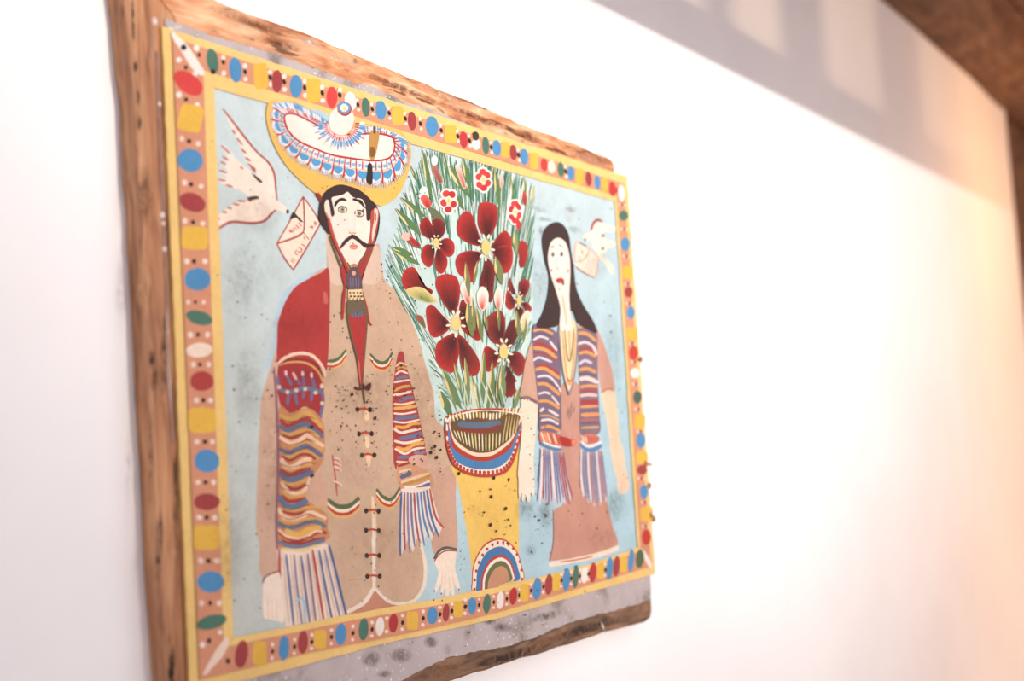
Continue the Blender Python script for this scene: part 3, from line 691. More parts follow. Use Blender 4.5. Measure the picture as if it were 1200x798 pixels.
# tall red flower
petal(A8, [(790,675),(745,590),(748,470),(770,440),(830,443),(872,480),(866,580),(832,655)], (800,660)); petal(A8, [(755,730),(680,712),(620,672),(602,612),(620,540),(660,498),(702,520),(732,600),(758,685)], (752,715))
petal(A8, [(835,745),(858,690),(900,640),(935,632),(966,690),(962,760),(940,830),(870,830)], (840,750)); petal(B1, [(640,30),(560,22),(500,48),(480,100),(500,170),(550,212),(592,232),(612,150),(650,60)], (640,40)); petal(B1, [(680,70),(722,100),(742,160),(735,260),(722,360),(695,345),(690,260),(650,290),(640,230),(662,150)], (685,180), (140,52,46))
petal(B1, [(735,30),(780,-10),(852,0),(862,80),(842,150),(800,172),(768,120)], (735,20)); heart(A8, 795, 740, 30, 52); petal(A8, [(1022,700),(1060,708),(1076,760),(1060,850),(1030,875),(1013,800)], (1028,860), (186,54,50), (150,50,48))
# loose petal with its pale leaf
petal(B1, [(120,200),(140,150),(190,130),(222,160),(242,220),(280,258),(326,288),(310,316),(260,282),(200,272),(150,282),(125,250)], (300,296)); bq.grad(B1, [(145,285),(210,262),(270,275),(330,330),(356,362),(300,370),(230,350),(170,320)], (290,360), (238,212,140), (128,146,84))
petal(B1, [(212,460),(232,450),(262,470),(280,540),(250,520),(225,490)], (262,520), (190,84,70), (96,110,76))
leaf(B1, (240,115),(60,20),44)
# the big flower
petal(B1, [(512,520),(500,420),(520,350),(560,392),(602,450),(640,500),(652,600),(620,622),(570,590),(530,560)], (520,440), (178,52,46), (70,40,38), .5)
petal(B1, [(468,452),(420,402),(370,322),(346,250),(360,195),(420,177),(482,195),(506,260),(506,330),(492,402)], (458,430)); petal(B1, [(438,502),(390,450),(340,395),(310,380),(282,410),(285,480),(300,560),(330,600),(380,590),(432,550)], (428,512))
petal(B1, [(490,590),(530,600),(580,660),(630,740),(642,800),(622,850),(570,860),(522,800),(502,700)], (505,640), (176,54,48), (78,42,38), .6); petal(B1, [(465,572),(420,590),(360,630),(342,690),(350,760),(380,802),(452,838),(482,790),(502,700),(492,612)], (470,610))
heart(B1, 480, 508, 33, 52)
# the lower flower
petal(B1, [(790,645),(740,640),(700,592),(684,520),(700,460),(750,424),(790,430),(812,500),(806,590)], (785,600), (160,60,52)); petal(B1, [(810,645),(815,570),(850,490),(882,490),(892,560),(872,640),(840,672)], (820,640), (120,46,42), (80,40,38)); petal(B1, [(765,712),(720,672),(680,660),(660,700),(658,790),(700,832),(760,782)], (755,715)); petal(B1, [(830,722),(872,690),(930,722),(942,792),(905,860),(850,802)], (830,720), (170,58,54)); petal(B2, [(755,190),(790,230),(842,330),(822,400),(780,442),(748,400),(752,290)], (770,210), (150,52,48))
heart(B1, 800, 695, 30, 52)
petal(B1, [(872,352),(832,288),(812,320),(820,390),(850,416),(882,382)], (870,352)); petal(B1, [(905,312),(905,240),(930,210),(972,230),(966,290),(932,332)], (910,320), (176,62,62)); petal(B1, [(925,370),(960,368),(988,410),(960,442),(930,402)], (925,370), (190,70,70)); petal(B1, [(880,312),(862,250),(840,200),(828,262),(850,302)], (880,310), (170,64,60)); petal(B1, [(885,400),(915,395),(935,440),(905,500),(885,450)], (900,400), (116,60,50)); heart(B1, 902, 352, 14, 34, 8)
# buds
for pts,b in (([(508,262),(540,218),(576,260),(592,330),(586,382),(562,392),(525,330)],(565,385)),([(620,312),(655,260),(696,300),(692,380),(660,422),(630,392)],(655,410)),([(735,322),(760,264),(792,290),(792,370),(765,422),(740,372)],(760,410))): bq.grad(B1, pts, b, (252,242,226), (214,66,58), gamma=1.6)
bq.grad(B1, [(915,470),(950,422),(978,440),(972,490),(932,545),(908,520)], (925,535), (250,232,206), (226,190,150))
# blades at the foot
for a,b,w in (((570,330),(545,100),40),((600,250),(625,90),26),((790,250),(745,60),56),((590,600),(560,360),60),((660,640),(620,400),34),((610,560),(590,330),26),((690,560),(670,420),26),((770,560),(765,380),20),((905,620),(885,420),36),((930,640),(950,470),30)): leaf(B1, a, b, w, (126,134,84), (238,208,140))
for a,b,w in (((405,530),(255,215),66),((330,600),(240,385),70),((450,500),(345,175),40),((480,500),(430,130),44),((560,560),(480,260),40),((570,520),(580,80),46),((640,520),(645,160),52),((725,520),(720,180),60),((612,570),(612,370),34),((815,540),(855,350),44),((540,540),(520,330),34),((690,560),(680,300),26),((370,560),(300,330),22)): leaf(B2, a, b, w, random.choice(((110,136,88),(98,126,86),(124,146,96))), (238,208,138))
for x,t in ((500,470),(545,500),(430,430),(470,480),(590,520),(665,560),(700,600),(760,700),(520,500),(440,400)): bq.line(B2, [(x,560),(t,300)], random.choice(((214,228,216),(188,214,204),(236,226,180))), 8, .3)
bq.poly(B2, [(755,450),(790,440),(780,550),(735,555)], (190,212,210)); bq.poly(B2, [(820,325),(852,318),(850,372),(832,378)], (214,230,226))
bq.build('bouquet of dark red flowers and green blades')

# pot -------------------------------------------------------------------
pt = Motif('painted_pot')
pt.poly(PX, [(530,545),(536,565),(542,595),(548,630),(552,660),(556,690),(580,687),(606,680),(608,640),(608,580),(608,525),(590,548),(560,556)], (244,202,106))
bowl=[(166,150),(164,330),(186,450),(226,550),(310,620),(420,655),(540,665),(670,640),(742,570),(792,440),(832,270),(850,112),(800,84),(640,62),(400,70),(250,105)]
def shr(P,c,s): return [(c[0]+(x-c[0])*s,c[1]+(y-c[1])*s) for x,y in P]
pt.poly(B3, bowl, (190,70,52)); bowl2=[(176,170),(176,330),(198,440),(240,540),(325,602),(430,632),(540,640),(655,615),(725,550),(775,430),(815,270),(836,125),(780,100),(600,80),(400,85),(250,120)]
pt.poly(B3, bowl2, (250,232,214))
chk=catmull([(182,250),(186,330),(205,440),(245,530),(325,590),(430,618),(540,625),(650,602),(722,540),(770,430),(808,270),(826,180)],False,6)
for i in range(0,len(chk)-1,2): pt.oval(B3, chk[i][0], chk[i][1], 13, 17, (186,62,54), n=9, power=3.5)
pt.poly(B3, [(186,200),(192,340),(225,460),(260,525),(340,570),(450,596),(560,594),(660,560),(735,480),(785,350),(822,200),(800,150),(500,120),(250,150)], (76,132,180))
pt.poly(B3, [(190,200),(205,300),(225,400),(300,468),(400,515),(520,526),(620,492),(720,425),(780,310),(815,180),(780,140),(500,120),(240,160)], (184,66,52))
pt.poly(B3, [(196,200),(215,290),(250,375),(330,440),(430,482),(560,478),(660,420),(745,340),(795,230),(822,140),(700,110),(500,110),(240,160)], (250,222,188))
pt.poly(B3, [(205,205),(232,300),(268,355),(340,412),(430,450),(560,444),(655,392),(740,315),(785,215),(815,130),(700,100),(500,85),(300,120),(225,170)], (112,84,56))
pt.poly(B3, [(270,200),(300,175),(420,185),(560,175),(640,170),(640,215),(520,240),(400,245),(290,225)], (98,116,138)); pt.poly(B3, [(270,225),(400,240),(540,232),(640,205),(650,240),(560,272),(420,285),(300,262)], (138,66,52))
for i in range(19):
    t=i/18; x=238+t*560; y0=255+28*math.sin(t*3.14)-100*max(0,t-.72)*1.8; y1=330+105*math.sin(min(1,t*1.02)*3.14)-130*max(0,t-.6); xx=x+40*(.5-t)*(-1 if t>.5 else 1.6)
    pt.line(B3, [(x,y0),(xx if t<.5 else x-30*(t-.5),y1)], random.choice(((236,222,160),(222,206,140),(240,230,190))), 11, .5); pt.line(B3, [(x+13,y0+12),(xx+12 if t<.5 else x+10-30*(t-.5),y1-10)], (92,72,44), 7)
for i in range(22):
    t=i/21; x=200+t*620; y=195-85*math.sin(min(1,t+.08)*3.0)*.4+random.uniform(-22,6)-(60 if t>.75 else 0)
    pt.line(B3, [(x,y-60),(x+14*(1-2*t),y)], random.choice(((250,236,190),(244,224,160),(252,244,222))), 15, .5); pt.line(B3, [(x+14,y-50),(x+20,y+5)], random.choice(((140,110,64),(112,84,52),(150,60,50))), 9)
for x in (700,725,750,775,800): pt.line(B3, [(x,130),(x-28,300)], (214,190,120), 8, .4); pt.line(B3, [(x+10,130),(x-16,290)], (120,80,50), 7)
for x,y in ((180,325),(178,240),(203,150),(170,165)): pt.oval(B3, x, y, 9, 20, (252,240,220))
arch=[(272,664),(264,600),(268,530),(290,460),(338,388),(408,354),(470,366),(528,428),(556,510),(570,592),(500,606),(400,632)]
def arc(s, col, dy=0): pt.poly(B4, [(424+(x-424)*s, 636+(y-636)*s - (1-s)*0 - (x-424)*(1-s)*.26 + dy) for x,y in arch], col)
arc(1.0,(196,76,60)); arc(.965,(250,230,206))
for k in range(15):
    t=k/14; a=math.pi*(1.02-1.03*t); pt.oval(B4, 418+139*math.cos(a)*1.0, 610-232*math.sin(a)*1.0+(-26*math.cos(a)), 8, 10, (186,62,54), n=8)
arc(.83,(74,126,176)); arc(.66,(196,66,56)); arc(.60,(252,236,220)); arc(.53,(112,116,72)); arc(.42,(206,152,118))
pt.build('yellow flower pot with a banded basket rim')

# the woman --------------------------------------------------------------
wm = Motif('painted_woman'); MV=(204,150,130)
wm.poly(B6, [(440,70),(478,150),(505,230),(524,300),(532,395),(470,402),(450,300),(440,150)], (212,160,140)); wm.poly(B6, [(115,140),(95,150),(72,230),(55,330),(42,425),(85,440),(140,470),(150,300)], (212,168,146))
wm.poly(PX, [(655,455),(680,455),(681,520),(684,580),(709,575),(712,590),(718,617),(723,640),(690,651),(648,657),(643,656),(648,638),(648.5,600),(660,590),(664,560),(658,520)], MV)
wm.poly(B6, [(250,370),(355,370),(352,640),(360,810),(262,810),(250,640)], (206,154,136))
wm.line(B7, [(192,628),(300,610),(450,577),(552,540)], (250,226,204), 26, .9); wm.line(B7, [(250,614),(330,603),(420,585)], (206,120,96), 7); wm.line(B7, [(213,340),(214,500),(196,606)], (120,84,76), 5)
# arms and hands
wm.poly(B6, [(48,438),(85,432),(132,460),(124,600),(112,740),(110,850),(34,850),(40,720),(52,580)], (250,228,202)); wm.poly(B7, [(44,20),(108,20),(104,120),(118,210),(112,275),(98,255),(92,298),(80,302),(72,270),(62,300),(50,292),(52,255),(38,285),(34,210)], (250,230,208)); wm.line(B6, [(42,428),(85,425),(132,455)], (150,110,120), 15, .8)
for i in range(6): wm.oval(B6, 50+i*15, 430+i*3, 4, 5, (90,60,66), n=7)
wm.poly(B6, [(466,400),(528,388),(546,480),(560,640),(592,820),(535,820),(505,620),(480,480)], (246,214,180)); wm.poly(B7, [(506,0),(568,0),(592,130),(606,190),(604,240),(578,262),(552,240),(540,140)], (246,212,182)); wm.line(B6, [(464,398),(500,380),(528,388)], (196,112,96), 10)
wm.line(B7, [(565,190),(572,250)], (226,176,150), 5); wm.line(B7, [(582,190),(590,245)], (226,176,150), 5)
# shawl panels
wm.poly(D7, [(-2,15),(40,5),(90,15),(160,60),(168,150),(182,250),(185,400),(187,600),(178,715),(50,725),(38,600),(20,400),(-2,200)], (128,108,128)); wm.poly(D7, [(293,20),(360,5),(422,60),(428,200),(434,400),(442,600),(442,725),(315,735),(310,500),(300,300),(295,100)], (136,112,126))
WS=(242,226,226); OS=(236,166,98); RS=(184,70,62); PS=(108,98,126)
lst=[([(0,45),(60,35),(132,65)],OS,16),([(0,68),(60,60),(140,95)],PS,10),([(0,104),(50,82),(102,100)],WS,15),([(110,112),(158,175)],WS,14),([(10,128),(70,136),(152,188)],RS,20),([(0,158),(80,170),(156,226)],OS,23),([(0,190),(80,200),(160,250)],RS,9),([(0,244),(40,222),(124,252)],WS,14),([(20,276),(90,280),(172,330)],RS,15),([(14,303),(80,297),(176,362)],OS,22),([(25,352),(90,345),(140,380),(186,452)],WS,14),
 ([(28,400),(90,402),(178,472)],OS,22),([(25,375),(90,372),(170,430)],PS,10),([(34,465),(80,455),(116,466)],WS,15),([(122,475),(174,542)],WS,13),([(35,515),(100,515),(174,562)],OS,20),([(45,582),(72,560)],WS,20),([(100,570),(168,612)],WS,17),([(45,610),(110,612),(174,642)],(206,160,118),14),([(52,642),(110,637),(168,668)],WS,15),([(50,692),(110,682),(178,714)],OS,18),([(45,660),(110,660),(172,690)],PS,9)]
rst=[([(298,22),(360,12),(402,45)],(222,176,118),14),([(298,58),(360,65),(418,112)],OS,20),([(298,90),(360,92),(415,140)],PS,12),([(298,132),(350,120),(400,150),(422,205)],WS,17),([(300,165),(370,165),(412,192)],RS,12),([(304,196),(360,186),(418,216)],OS,20),([(304,268),(345,242),(392,262)],(226,216,232),17),([(304,306),(360,296),(418,320)],OS,22),([(304,335),(360,328),(420,350)],PS,14),([(308,368),(360,360),(432,390)],(244,222,216),28),([(310,420),(370,410),(432,416)],OS,18),([(310,446),(432,444)],RS,14),([(314,478),(370,470),(428,476)],(242,206,200),20),([(314,520),(436,520)],(172,70,72),30),([(314,552),(436,546)],OS,15),([(314,578),(438,572)],PS,12),([(318,606),(440,600)],(234,156,98),26),([(316,640),(440,636)],(196,110,92),12),([(318,662),(440,658)],PS,14),([(320,692),(438,686)],(212,168,120),15),([(318,715),(440,712)],(140,120,124),14)]
for p,c,w in lst+rst: wm.line(D7, p, c, w, .75)
wm.poly(B6, [(148,600),(200,605),(250,618),(264,672),(200,668),(148,655)], (214,120,92)); 
for i in range(7): wm.line(B6, [(150+i*16,604+i*2),(172+i*15,662+i)], random.choice(((250,222,196),(196,80,66),(240,170,120))), 8, .6)
wm.oval(B6, 405, 640, 52, 28, (216,130,100)); 
for i in range(6): wm.line(B6, [(365+i*15,625),(375+i*14,662)], random.choice(((250,216,190),(196,84,70),(176,100,110))), 8)
# fringes
wm.poly(B7, [(142,15),(265,40),(296,180),(312,270),(300,300),(290,272),(276,318),(262,280),(244,326),(226,285),(206,330),(190,285),(172,318),(158,276),(140,302),(132,270)], (206,200,208), False); wm.poly(B7, [(356,30),(468,30),(488,180),(500,270),(490,312),(476,276),(460,325),(444,280),(428,330),(412,280),(396,312),(382,262),(368,280),(352,150)], (208,194,198), False)
for i in range(13):
    t=i/12; wm.line(B7, [(145+t*120,22+t*20),(142+t*140,150),(130+t*185,300+18*math.sin(i*1.9))], random.choice(((116,120,156),(172,72,72),(238,228,226),(130,110,140),(92,112,150),(156,80,92),(242,232,228))), 8.5, .5)
    wm.line(B7, [(360+t*105,35),(358+t*120,150),(372+t*120,270+40*math.sin(t*3))], random.choice(((140,136,164),(186,120,122),(238,226,224),(150,128,150),(118,128,158),(240,230,226))), 8.5, .5)
wm.line(B6, [(148,660),(200,682),(258,694)], (96,140,180), 20); wm.line(B6, [(160,655),(205,674),(256,684)], (246,240,236), 10); wm.line(B6, [(355,658),(400,695),(466,672)], (96,140,184), 30); wm.line(B6, [(357,652),(400,680),(466,656)], (246,238,232), 14)
wm.line(B7, [(150,30),(140,120),(133,200)], (96,104,130), 8); wm.line(B7, [(354,40),(352,120),(352,230)], (110,90,100), 6)
wm.poly(B6, [(248,628),(300,640),(312,678),(258,668)], (186,54,50)); wm.oval(B6, 324, 655, 16, 22, (236,160,128)); wm.ring(B6, 324, 655, 9, 12, 5, (200,90,70))
# neck, necklaces
wm.poly(B6, [(246,45),(335,35),(342,180),(330,300),(305,405),(290,395),(265,300),(248,170)], (150,136,140)); wm.poly(B6, [(254,40),(328,30),(332,180),(320,300),(300,385),(290,375),(270,290),(256,160)], (248,222,176))
for p,c in (([(272,60),(285,200),(300,235),(312,180),(322,60)],(150,128,84)),([(262,80),(278,260),(298,360),(318,250),(328,90)],(214,160,104)),([(295,20),(298,120),(302,220)],(222,176,120))): wm.line(B6, p, c, 8)
wm.line(B6, [(285,320),(300,340),(318,325)], (200,110,80), 9)
for p in ([(292,470),(286,530)],[(308,450),(306,530)],[(325,470),(318,510)],[(298,480),(298,545)]): wm.line(B6, p, (134,106,92), 6, .3)
# hair and face
wm.poly(B5, [(158,285),(165,230),(190,195),(232,177),(268,195),(296,245),(306,320),(322,420),(334,520),(372,610),(422,690),(444,752),(400,735),(340,700),(315,640),(255,640),(250,690),(225,722),(128,726),(160,650),(185,560),(192,460),(172,380)], (68,52,50))
wm.poly(B5, [(188,340),(204,282),(240,260),(276,282),(296,340),(303,420),(300,500),(298,580),(308,690),(320,735),(252,735),(252,630),(236,560),(220,510),(204,460),(190,400)], (252,234,222))
wm.line(L2, [(165,525),(178,508),(195,520)], (90,70,66), 9); wm.line(L2, [(238,498),(255,500),(270,520)], (90,70,66), 9)
for x,y,w in ((182,582,14),(264,580,15)):
    wm.oval(L2, x, y, w+6, 24, (240,224,214)); wm.oval(L2, x, y, w, 22, (70,58,56)); wm.oval(L2, x-3, y-6, 5, 7, (236,226,218), n=8)
wm.line(L2, [(222,600),(215,680),(235,720)], (238,206,190), 8); wm.line(L2, [(215,715),(240,722)], (226,160,146), 7)
wm.oval(B5, 250, 482, 22, 15, (200,76,70)); wm.line(B5, [(228,480),(250,478),(270,482)], (150,50,50), 4); wm.oval(B5, 266, 497, 6, 10, (96,54,50)); wm.oval(B5, 204, 428, 5, 8, (214,130,110)); wm.oval(B5, 291, 432, 6, 10, (230,160,140)); wm.oval(B5, 198, 470, 4, 6, (120,90,80), n=8)
wm.line(B5, [(262,560),(275,640),(285,720)], (232,190,150), 7)
wm.build('long-haired woman in a mauve dress and striped shawl')

d2 = Motif('painted_dove')
d2.poly(L2, [(462,430),(485,395),(540,370),(556,305),(600,285),(660,295),(730,315),(775,335),(745,372),(665,372),(640,402),(690,440),(765,470),(760,505),(700,525),(665,565),(640,590),(700,640),(742,695),(752,765),(722,752),(665,665),(615,625),(585,560),(540,490),(500,450)], (252,234,216))
d2.line(L2, [(540,362),(556,305),(580,272),(610,262),(648,278)], (176,84,74), 26, .5); d2.oval(L2, 484, 445, 9, 14, (70,56,52)); d2.oval(L2, 650, 410, 18, 16, (150,120,100)); d2.oval(L2, 650, 528, 16, 14, (120,96,84)); d2.line(L2, [(610,560),(690,650),(745,760)], (240,196,170), 6)
d2.poly(L2, [(520,440),(550,460),(560,510),(530,490)], (206,216,214)); d2.build('small white dove')
l2 = Motif('painted_letter')
l2.poly(L2, [(402,455),(440,468),(520,530),(606,600),(598,700),(580,800),(500,760),(415,705),(385,650)], (250,226,208), False)
for p in ([(402,455),(520,530),(606,600)],[(606,600),(598,700),(578,800)],[(578,800),(490,758),(400,695)],[(402,455),(385,560),(385,660)],[(385,655),(450,640),(500,600),(520,535)]): l2.line(L2, p, (226,168,148), 10)
for p in ([(440,640),(450,665)],[(490,600),(510,580)],[(560,620),(575,640)],[(425,600),(440,630)]): l2.line(L2, p, (230,160,140), 9)
l2.line(L2, [(420,465),(500,510)], (70,58,52), 9); l2.line(L2, [(455,545),(460,585)], (96,80,70), 8); l2.build('pale letter held by the small dove')


# painted border, over the foot of the figures -------------------------
bord = Motif('painted_border')
Q3b=[(273.5,747),(290,744),(408,720.5),(470,709),(558,693),(660,669.5),(720,651),(747.5,641.5)]
Q2b=[(262,759),(290,753),(408,728),(470,717),(558,700.5),(660,675),(720,656),(750.7,646)]
Q1b=[(234,797),(290,783),(358,766),(434,751),(500,737),(582,718),(692,685),(763,664)]
def sides(Q, foot):
    out = []
    for i in (0, 1, 3):
        j = (i+1) % 4; out.append([(Q[i][0]+(Q[j][0]-Q[i][0])*k/28, Q[i][1]+(Q[j][1]-Q[i][1])*k/28) for k in range(29)])
    out[1][-1] = foot[-1]; out[2][0] = foot[0]
    return out + [catmull(foot, False, 4)]
def ring(A, B, col):
    for a, b in zip(A, B): bord.raw(a + [(p[0]+random.uniform(-.5,.5), p[1]+random.uniform(-.5,.5)) for p in b[::-1]], col)
S1, S2, S3 = sides(Q1, Q1b), sides(Q2, Q2b), sides(Q3, Q3b)
ring(S2, S3, YEL); ring(S1, S2, TER)
def dots(R, pts, col, r):
    for x, y in pts: bord.oval(R, x, y, r*random.uniform(.85,1.1), r*random.uniform(.9,1.2), col, n=8)
def spot_o(R, x, y, rx, ry, col, rot=0): bord.oval(R, x, y, rx, ry, col, rot, 16)
def spot_q(R, x, y, w, h, col=SPY, rot=0): bord.oval(R, x, y, w/2*1.05, h/2*1.02, col, rot, 20, 5.0)
# left side
bord.poly(A1, [(322,150),(350,165),(400,215),(450,290),(478,340),(460,352),(420,320),(370,240),(330,180)], WHT)
dots(A1, [(380,222)], BLK, 15); dots(A1, [(452,257),(390,315)], BLK, 10); dots(A1, [(440,225),(358,280),(434,345)], WHT, 13)
spot_o(A1, 402, 388, 78, 46, RED, 38); dots(A1, [(358,443),(443,492)], WHT, 14); dots(A1, [(391,465)], BLK, 11)
spot_q(A1, 413, 553, 108, 126, SPY, 12)
def row(R, xs, y, r=1.0, sl=0.0):
    a, b, c = xs
    dots(R, [(a, y-sl), (c, y+sl)], (246,222,206), 3.2*R.k*r); dots(R, [(b, y)], BLK, 2.7*R.k*r)
row(A1, (372,405,448), 660, 1, 12)
spot_o(C6, 274, 101, 41, 36, BLU, 15); row(C6, (257,277,308), 176, 1, 6); spot_o(C6, 281, 232, 43, 29, MAR, 22)
row(C6, (258,283,313), 294, 1, 4); spot_q(C6, 288, 343, 78, 72, SPY, 4); row(C6, (264,286,320), 416); spot_o(C6, 297, 472, 41, 36, BLU)
row(C6, (268,290,316), 543, .8); spot_o(C6, 302, 592, 43, 22, GRN, 16); row(C6, (275,298,328), 645); spot_o(C6, 303, 693, 41, 23, (250,226,204), -4); row(C6, (284,304,332), 738)
spot_o(C7, 327, 143, 43, 36, (178,68,64)); row(C7, (308,332,358), 212); spot_q(C7, 328, 283, 96, 90); row(C7, (310,338,366), 361)
spot_o(C7, 345, 430, 46, 42, BLU); row(C7, (313,340,369), 507); spot_o(C7, 345, 577, 48, 31, MAR); row(C7, (317,345,372), 633); spot_q(C7, 344, 705, 88, 88); row(C7, (322,350,378), 788)
row(B8, (348,376,408), 156); spot_q(B8, 375, 233, 96, 92); row(B8, (355,383,420), 326); spot_o(B8, 392, 409, 54, 43, BLU); row(B8, (357,390,426), 492)
spot_o(B8, 396, 567, 62, 28, GRN, -16); dots(B8, [(430,607),(360,656)], WHT, 10); dots(B8, [(386,640)], BLK, 10)
bord.poly(B8, [(364,768),(385,725),(425,660),(455,628),(465,645),(440,700),(400,745),(372,775)], (250,222,200)); dots(B8, [(460,720)], BLK, 11)
# top side
def col_d(R, x, yw1, yb, yw2, r=1.0):
    dots(R, [(x, yw1), (x+R.k*.6, yw2)], (252,232,220), 2.9*R.k*r); bord.oval(R, x, yb, 2.2*R.k*r, 3.4*R.k*r, BLK, -18, 8)
spot_o(A1, 515, 285, 27, 60, GRN, -10); dots(A1, [(517,335)], BLK, 12); col_d(A1, 565, 270, 290, 343); spot_o(A1, 622, 327, 30, 60, BLU, -6); col_d(A1, 667, 308, 335, 370)
spot_q(A1, 740, 356, 62, 118, SPY, -4); col_d(A1, 784, 337, 362, 394); spot_o(A1, 817, 380, 25, 54, MAR); col_d(A1, 850, 357, 383, 418)
spot_o(A1, 905, 403, 30, 54, BLU); col_d(A1, 946, 380, 410, 446); spot_q(A1, 988, 422, 64, 110); col_d(A1, 1028, 407, 435, 470); spot_o(A1, 1073, 455, 26, 50, RED); col_d(A1, 1110, 420, 445, 488)
tops = [('o',102,395,23,38,WHT),('d',131,408),('o',162,418,16,38,GRN),('d',187,425),('o',221,430,21,38,BLU),('d',253,441),('q',287,450,44,72),('d',316,462),('o',342,472,17,37,MAR),('d',375,482),
 ('o',420,493,25,40,BLU),('d',456,508),('q',493,523,44,68),('d',520,530),('o',543,544,16,33,(200,62,62)),('d',566,548),('o',592,562,17,22,WHT),('o',590,530,13,18,(66,62,48)),('o',629,567,14,35,GRN),('d',651,574),
 ('o',672,577,17,32,BLU),('q',706,584,30,62),('o',737,594,14,30,MAR),('d',757,604),('o',779,611,16,32,BLU),('q',818,627,30,62),('o',857,642,14,26,(206,70,64)),('o',886,650,15,26,(250,222,204)),('o',922,660,13,29,GRN),
 ('d',941,668),('o',961,676,14,29,BLU),('q',995,688,30,60),('o',1030,697,12,29,MAR),('o',1064,711,12,29,BLU),('q',1092,720,24,52),('o',1122,736,13,30,(204,66,60)),('o',1140,742,15,12,(204,66,60)),('o',1158,752,13,32,WHT)]
for t in tops:
    if t[0]=='o': spot_o(C2, *t[1:], rot=-4)
    elif t[0]=='q': spot_q(C2, *t[1:])
    else:
        x,y=t[1:]; dots(C2, [(x-2,y-19),(x+3,y+20)], (252,232,220), 6.5); bord.oval(C2, x, y, 6.5, 10, BLK, -18, 8)
# right side
rs = [(B5,'o',580,145,25,28,GRN),(B5,'o',588,293,25,36,BLU),(B5,'q',602,440,48,68),(B5,'o',606,542,22,28,MAR),(B5,'o',617,648,21,34,BLU),(B6,'q',625,93,52,68),(B6,'o',632,193,24,38,(206,68,58)),(B6,'o',640,298,25,27,WHT),
 (B6,'o',652,423,23,34,(84,104,92)),(B6,'q',665,548,54,78),(B6,'o',670,648,24,40,BLU),(B6,'q',676,738,58,66),(B7,'o',676,135,27,26,MAR),(B7,'o',686,250,22,38,BLU),(B7,'q',699,365,62,72),(B7,'o',698,485,24,42,(200,64,56))]
for i,t in enumerate(rs):
    (spot_o if t[1]=='o' else spot_q)(t[0], *t[2:])
for R,x,y in ((B5,572,88),(B5,583,215),(B5,595,355),(B5,602,500),(B5,610,600),(B6,625,145),(B6,638,240),(B6,645,355),(B6,657,485),(B6,668,600),(B7,672,180),(B7,690,305),(B7,694,430)):
    dots(R, [(x-14,y),(x+16,y+3)], (246,208,184), 8); dots(R, [(x,y)], (150,70,58), 8)
bord.poly(B7, [(668,548),(690,560),(715,600),(728,650),(712,640),(690,600)], WHT)
bord.line(B6, [(655,225),(668,232)], (176,72,60), 16); bord.line(B7, [(700,105),(728,108)], (208,124,96), 16)
# bottom side
spot_o(B8, 513, 693, 26, 55, MAR, 8); spot_q(B8, 585, 690, 52, 92)
bots = [('d',130,680),('o',190,662,28,64,BLU),('d',245,655),('o',288,632,27,61,MAR),('d',335,630),('q',378,617,62,98),('d',437,605),('o',485,590,30,57,BLU),('d',548,585),('o',603,565,26,60,GRN),('d',648,565),('o',688,550,22,50,WHT),('dw',724,542),
 ('o',758,533,24,50,(178,58,58)),('d',806,530),('q',857,521,56,94),('d',913,508),('o',960,493,28,46,BLU),('d',1000,487),('o',1032,479,18,47,MAR),('d',1062,470),('q',1095,460,46,84),('d',1132,448),('o',1167,442,23,44,BLU)]
for t in bots:
    if t[0]=='o': spot_o(A7, *t[1:], rot=4)
    elif t[0]=='q': spot_q(A7, *t[1:])
    else:
        x,y=t[1:]; dots(A7, [(x,y-36),(x-2,y+34)], (252,226,214), 9.5)
        if t[0]=='d': bord.oval(A7, x, y, 9, 13, BLK, 10, 8)
c5 = [('d',497,212),('o',525,207,14,36,GRN),('d',550,202),('o',573,195,13,32,WHT),('d',597,190),('o',620,180,14,32,(190,56,54)),('d',642,176),('q',660,168,30,62),('d',684,160),('o',706,153,16,41,BLU),('d',729,146),('o',748,138,14,38,MAR),('q',776,129,28,62),('d',794,124),
 ('o',812,120,14,42,BLU),('d',829,116),('o',845,110,11,42,GRN),('o',877,104,13,30,WHT),('d',861,108),('o',907,95,13,37,(190,60,56)),('d',891,100),('q',937,88,28,60),('o',967,80,12,42,BLU),('d',952,86),('o',992,72,12,38,MAR),('q',1018,65,26,58),('o',1045,52,11,42,BLU),('o',1076,45,15,34,(84,108,76))]
for t in c5:
    if t[0]=='o': spot_o(C5, *t[1:], rot=5)
    elif t[0]=='q': spot_q(C5, *t[1:])
    else:
        x,y=t[1:]; dots(C5, [(x,y-21),(x-1,y+20)], (252,226,214), 5.2); bord.oval(C5, x, y, 5, 8, BLK, 10, 8)
bord.build('border of red, blue, green and yellow spots between yellow lines')

# the sombrero ----------------------------------------------------------
ht = Motif('painted_sombrero')
ht.poly(A3, [(150,165),(125,240),(140,350),(180,460),(250,580),(350,690),(450,775),(520,810),(640,770),(760,800),(860,852),(910,860),(1000,800),(1058,690),(1092,560),(1088,460),(1040,380),(960,340),(840,320),(700,300),(560,290),(450,250),(330,190),(230,162)], HATY)
ht.poly(A3, [(400,235),(470,222),(545,262),(560,300),(500,300),(440,260)], (180,216,230))
inn=[(245,280),(258,250),(310,248),(380,278),(480,330),(540,378),(720,385),(850,378),(955,398),(982,440),(977,500),(940,545),(850,560),(700,545),(560,520),(430,470),(330,420),(268,350)]
LB=(92,160,208); VB=(120,132,176); RR=(190,62,62)
pairs=[((252,255),(162,195)),((248,312),(148,295)),((288,380),(196,425)),((348,432),(268,525)),((420,468),(360,595)),((500,500),(460,640)),((580,525),(550,675)),((660,540),(642,700)),((745,552),(745,728)),((850,560),(850,742)),((930,550),(950,728)),((975,500),(1048,645)),((985,445),(1082,540)),((962,402),(1068,432))]
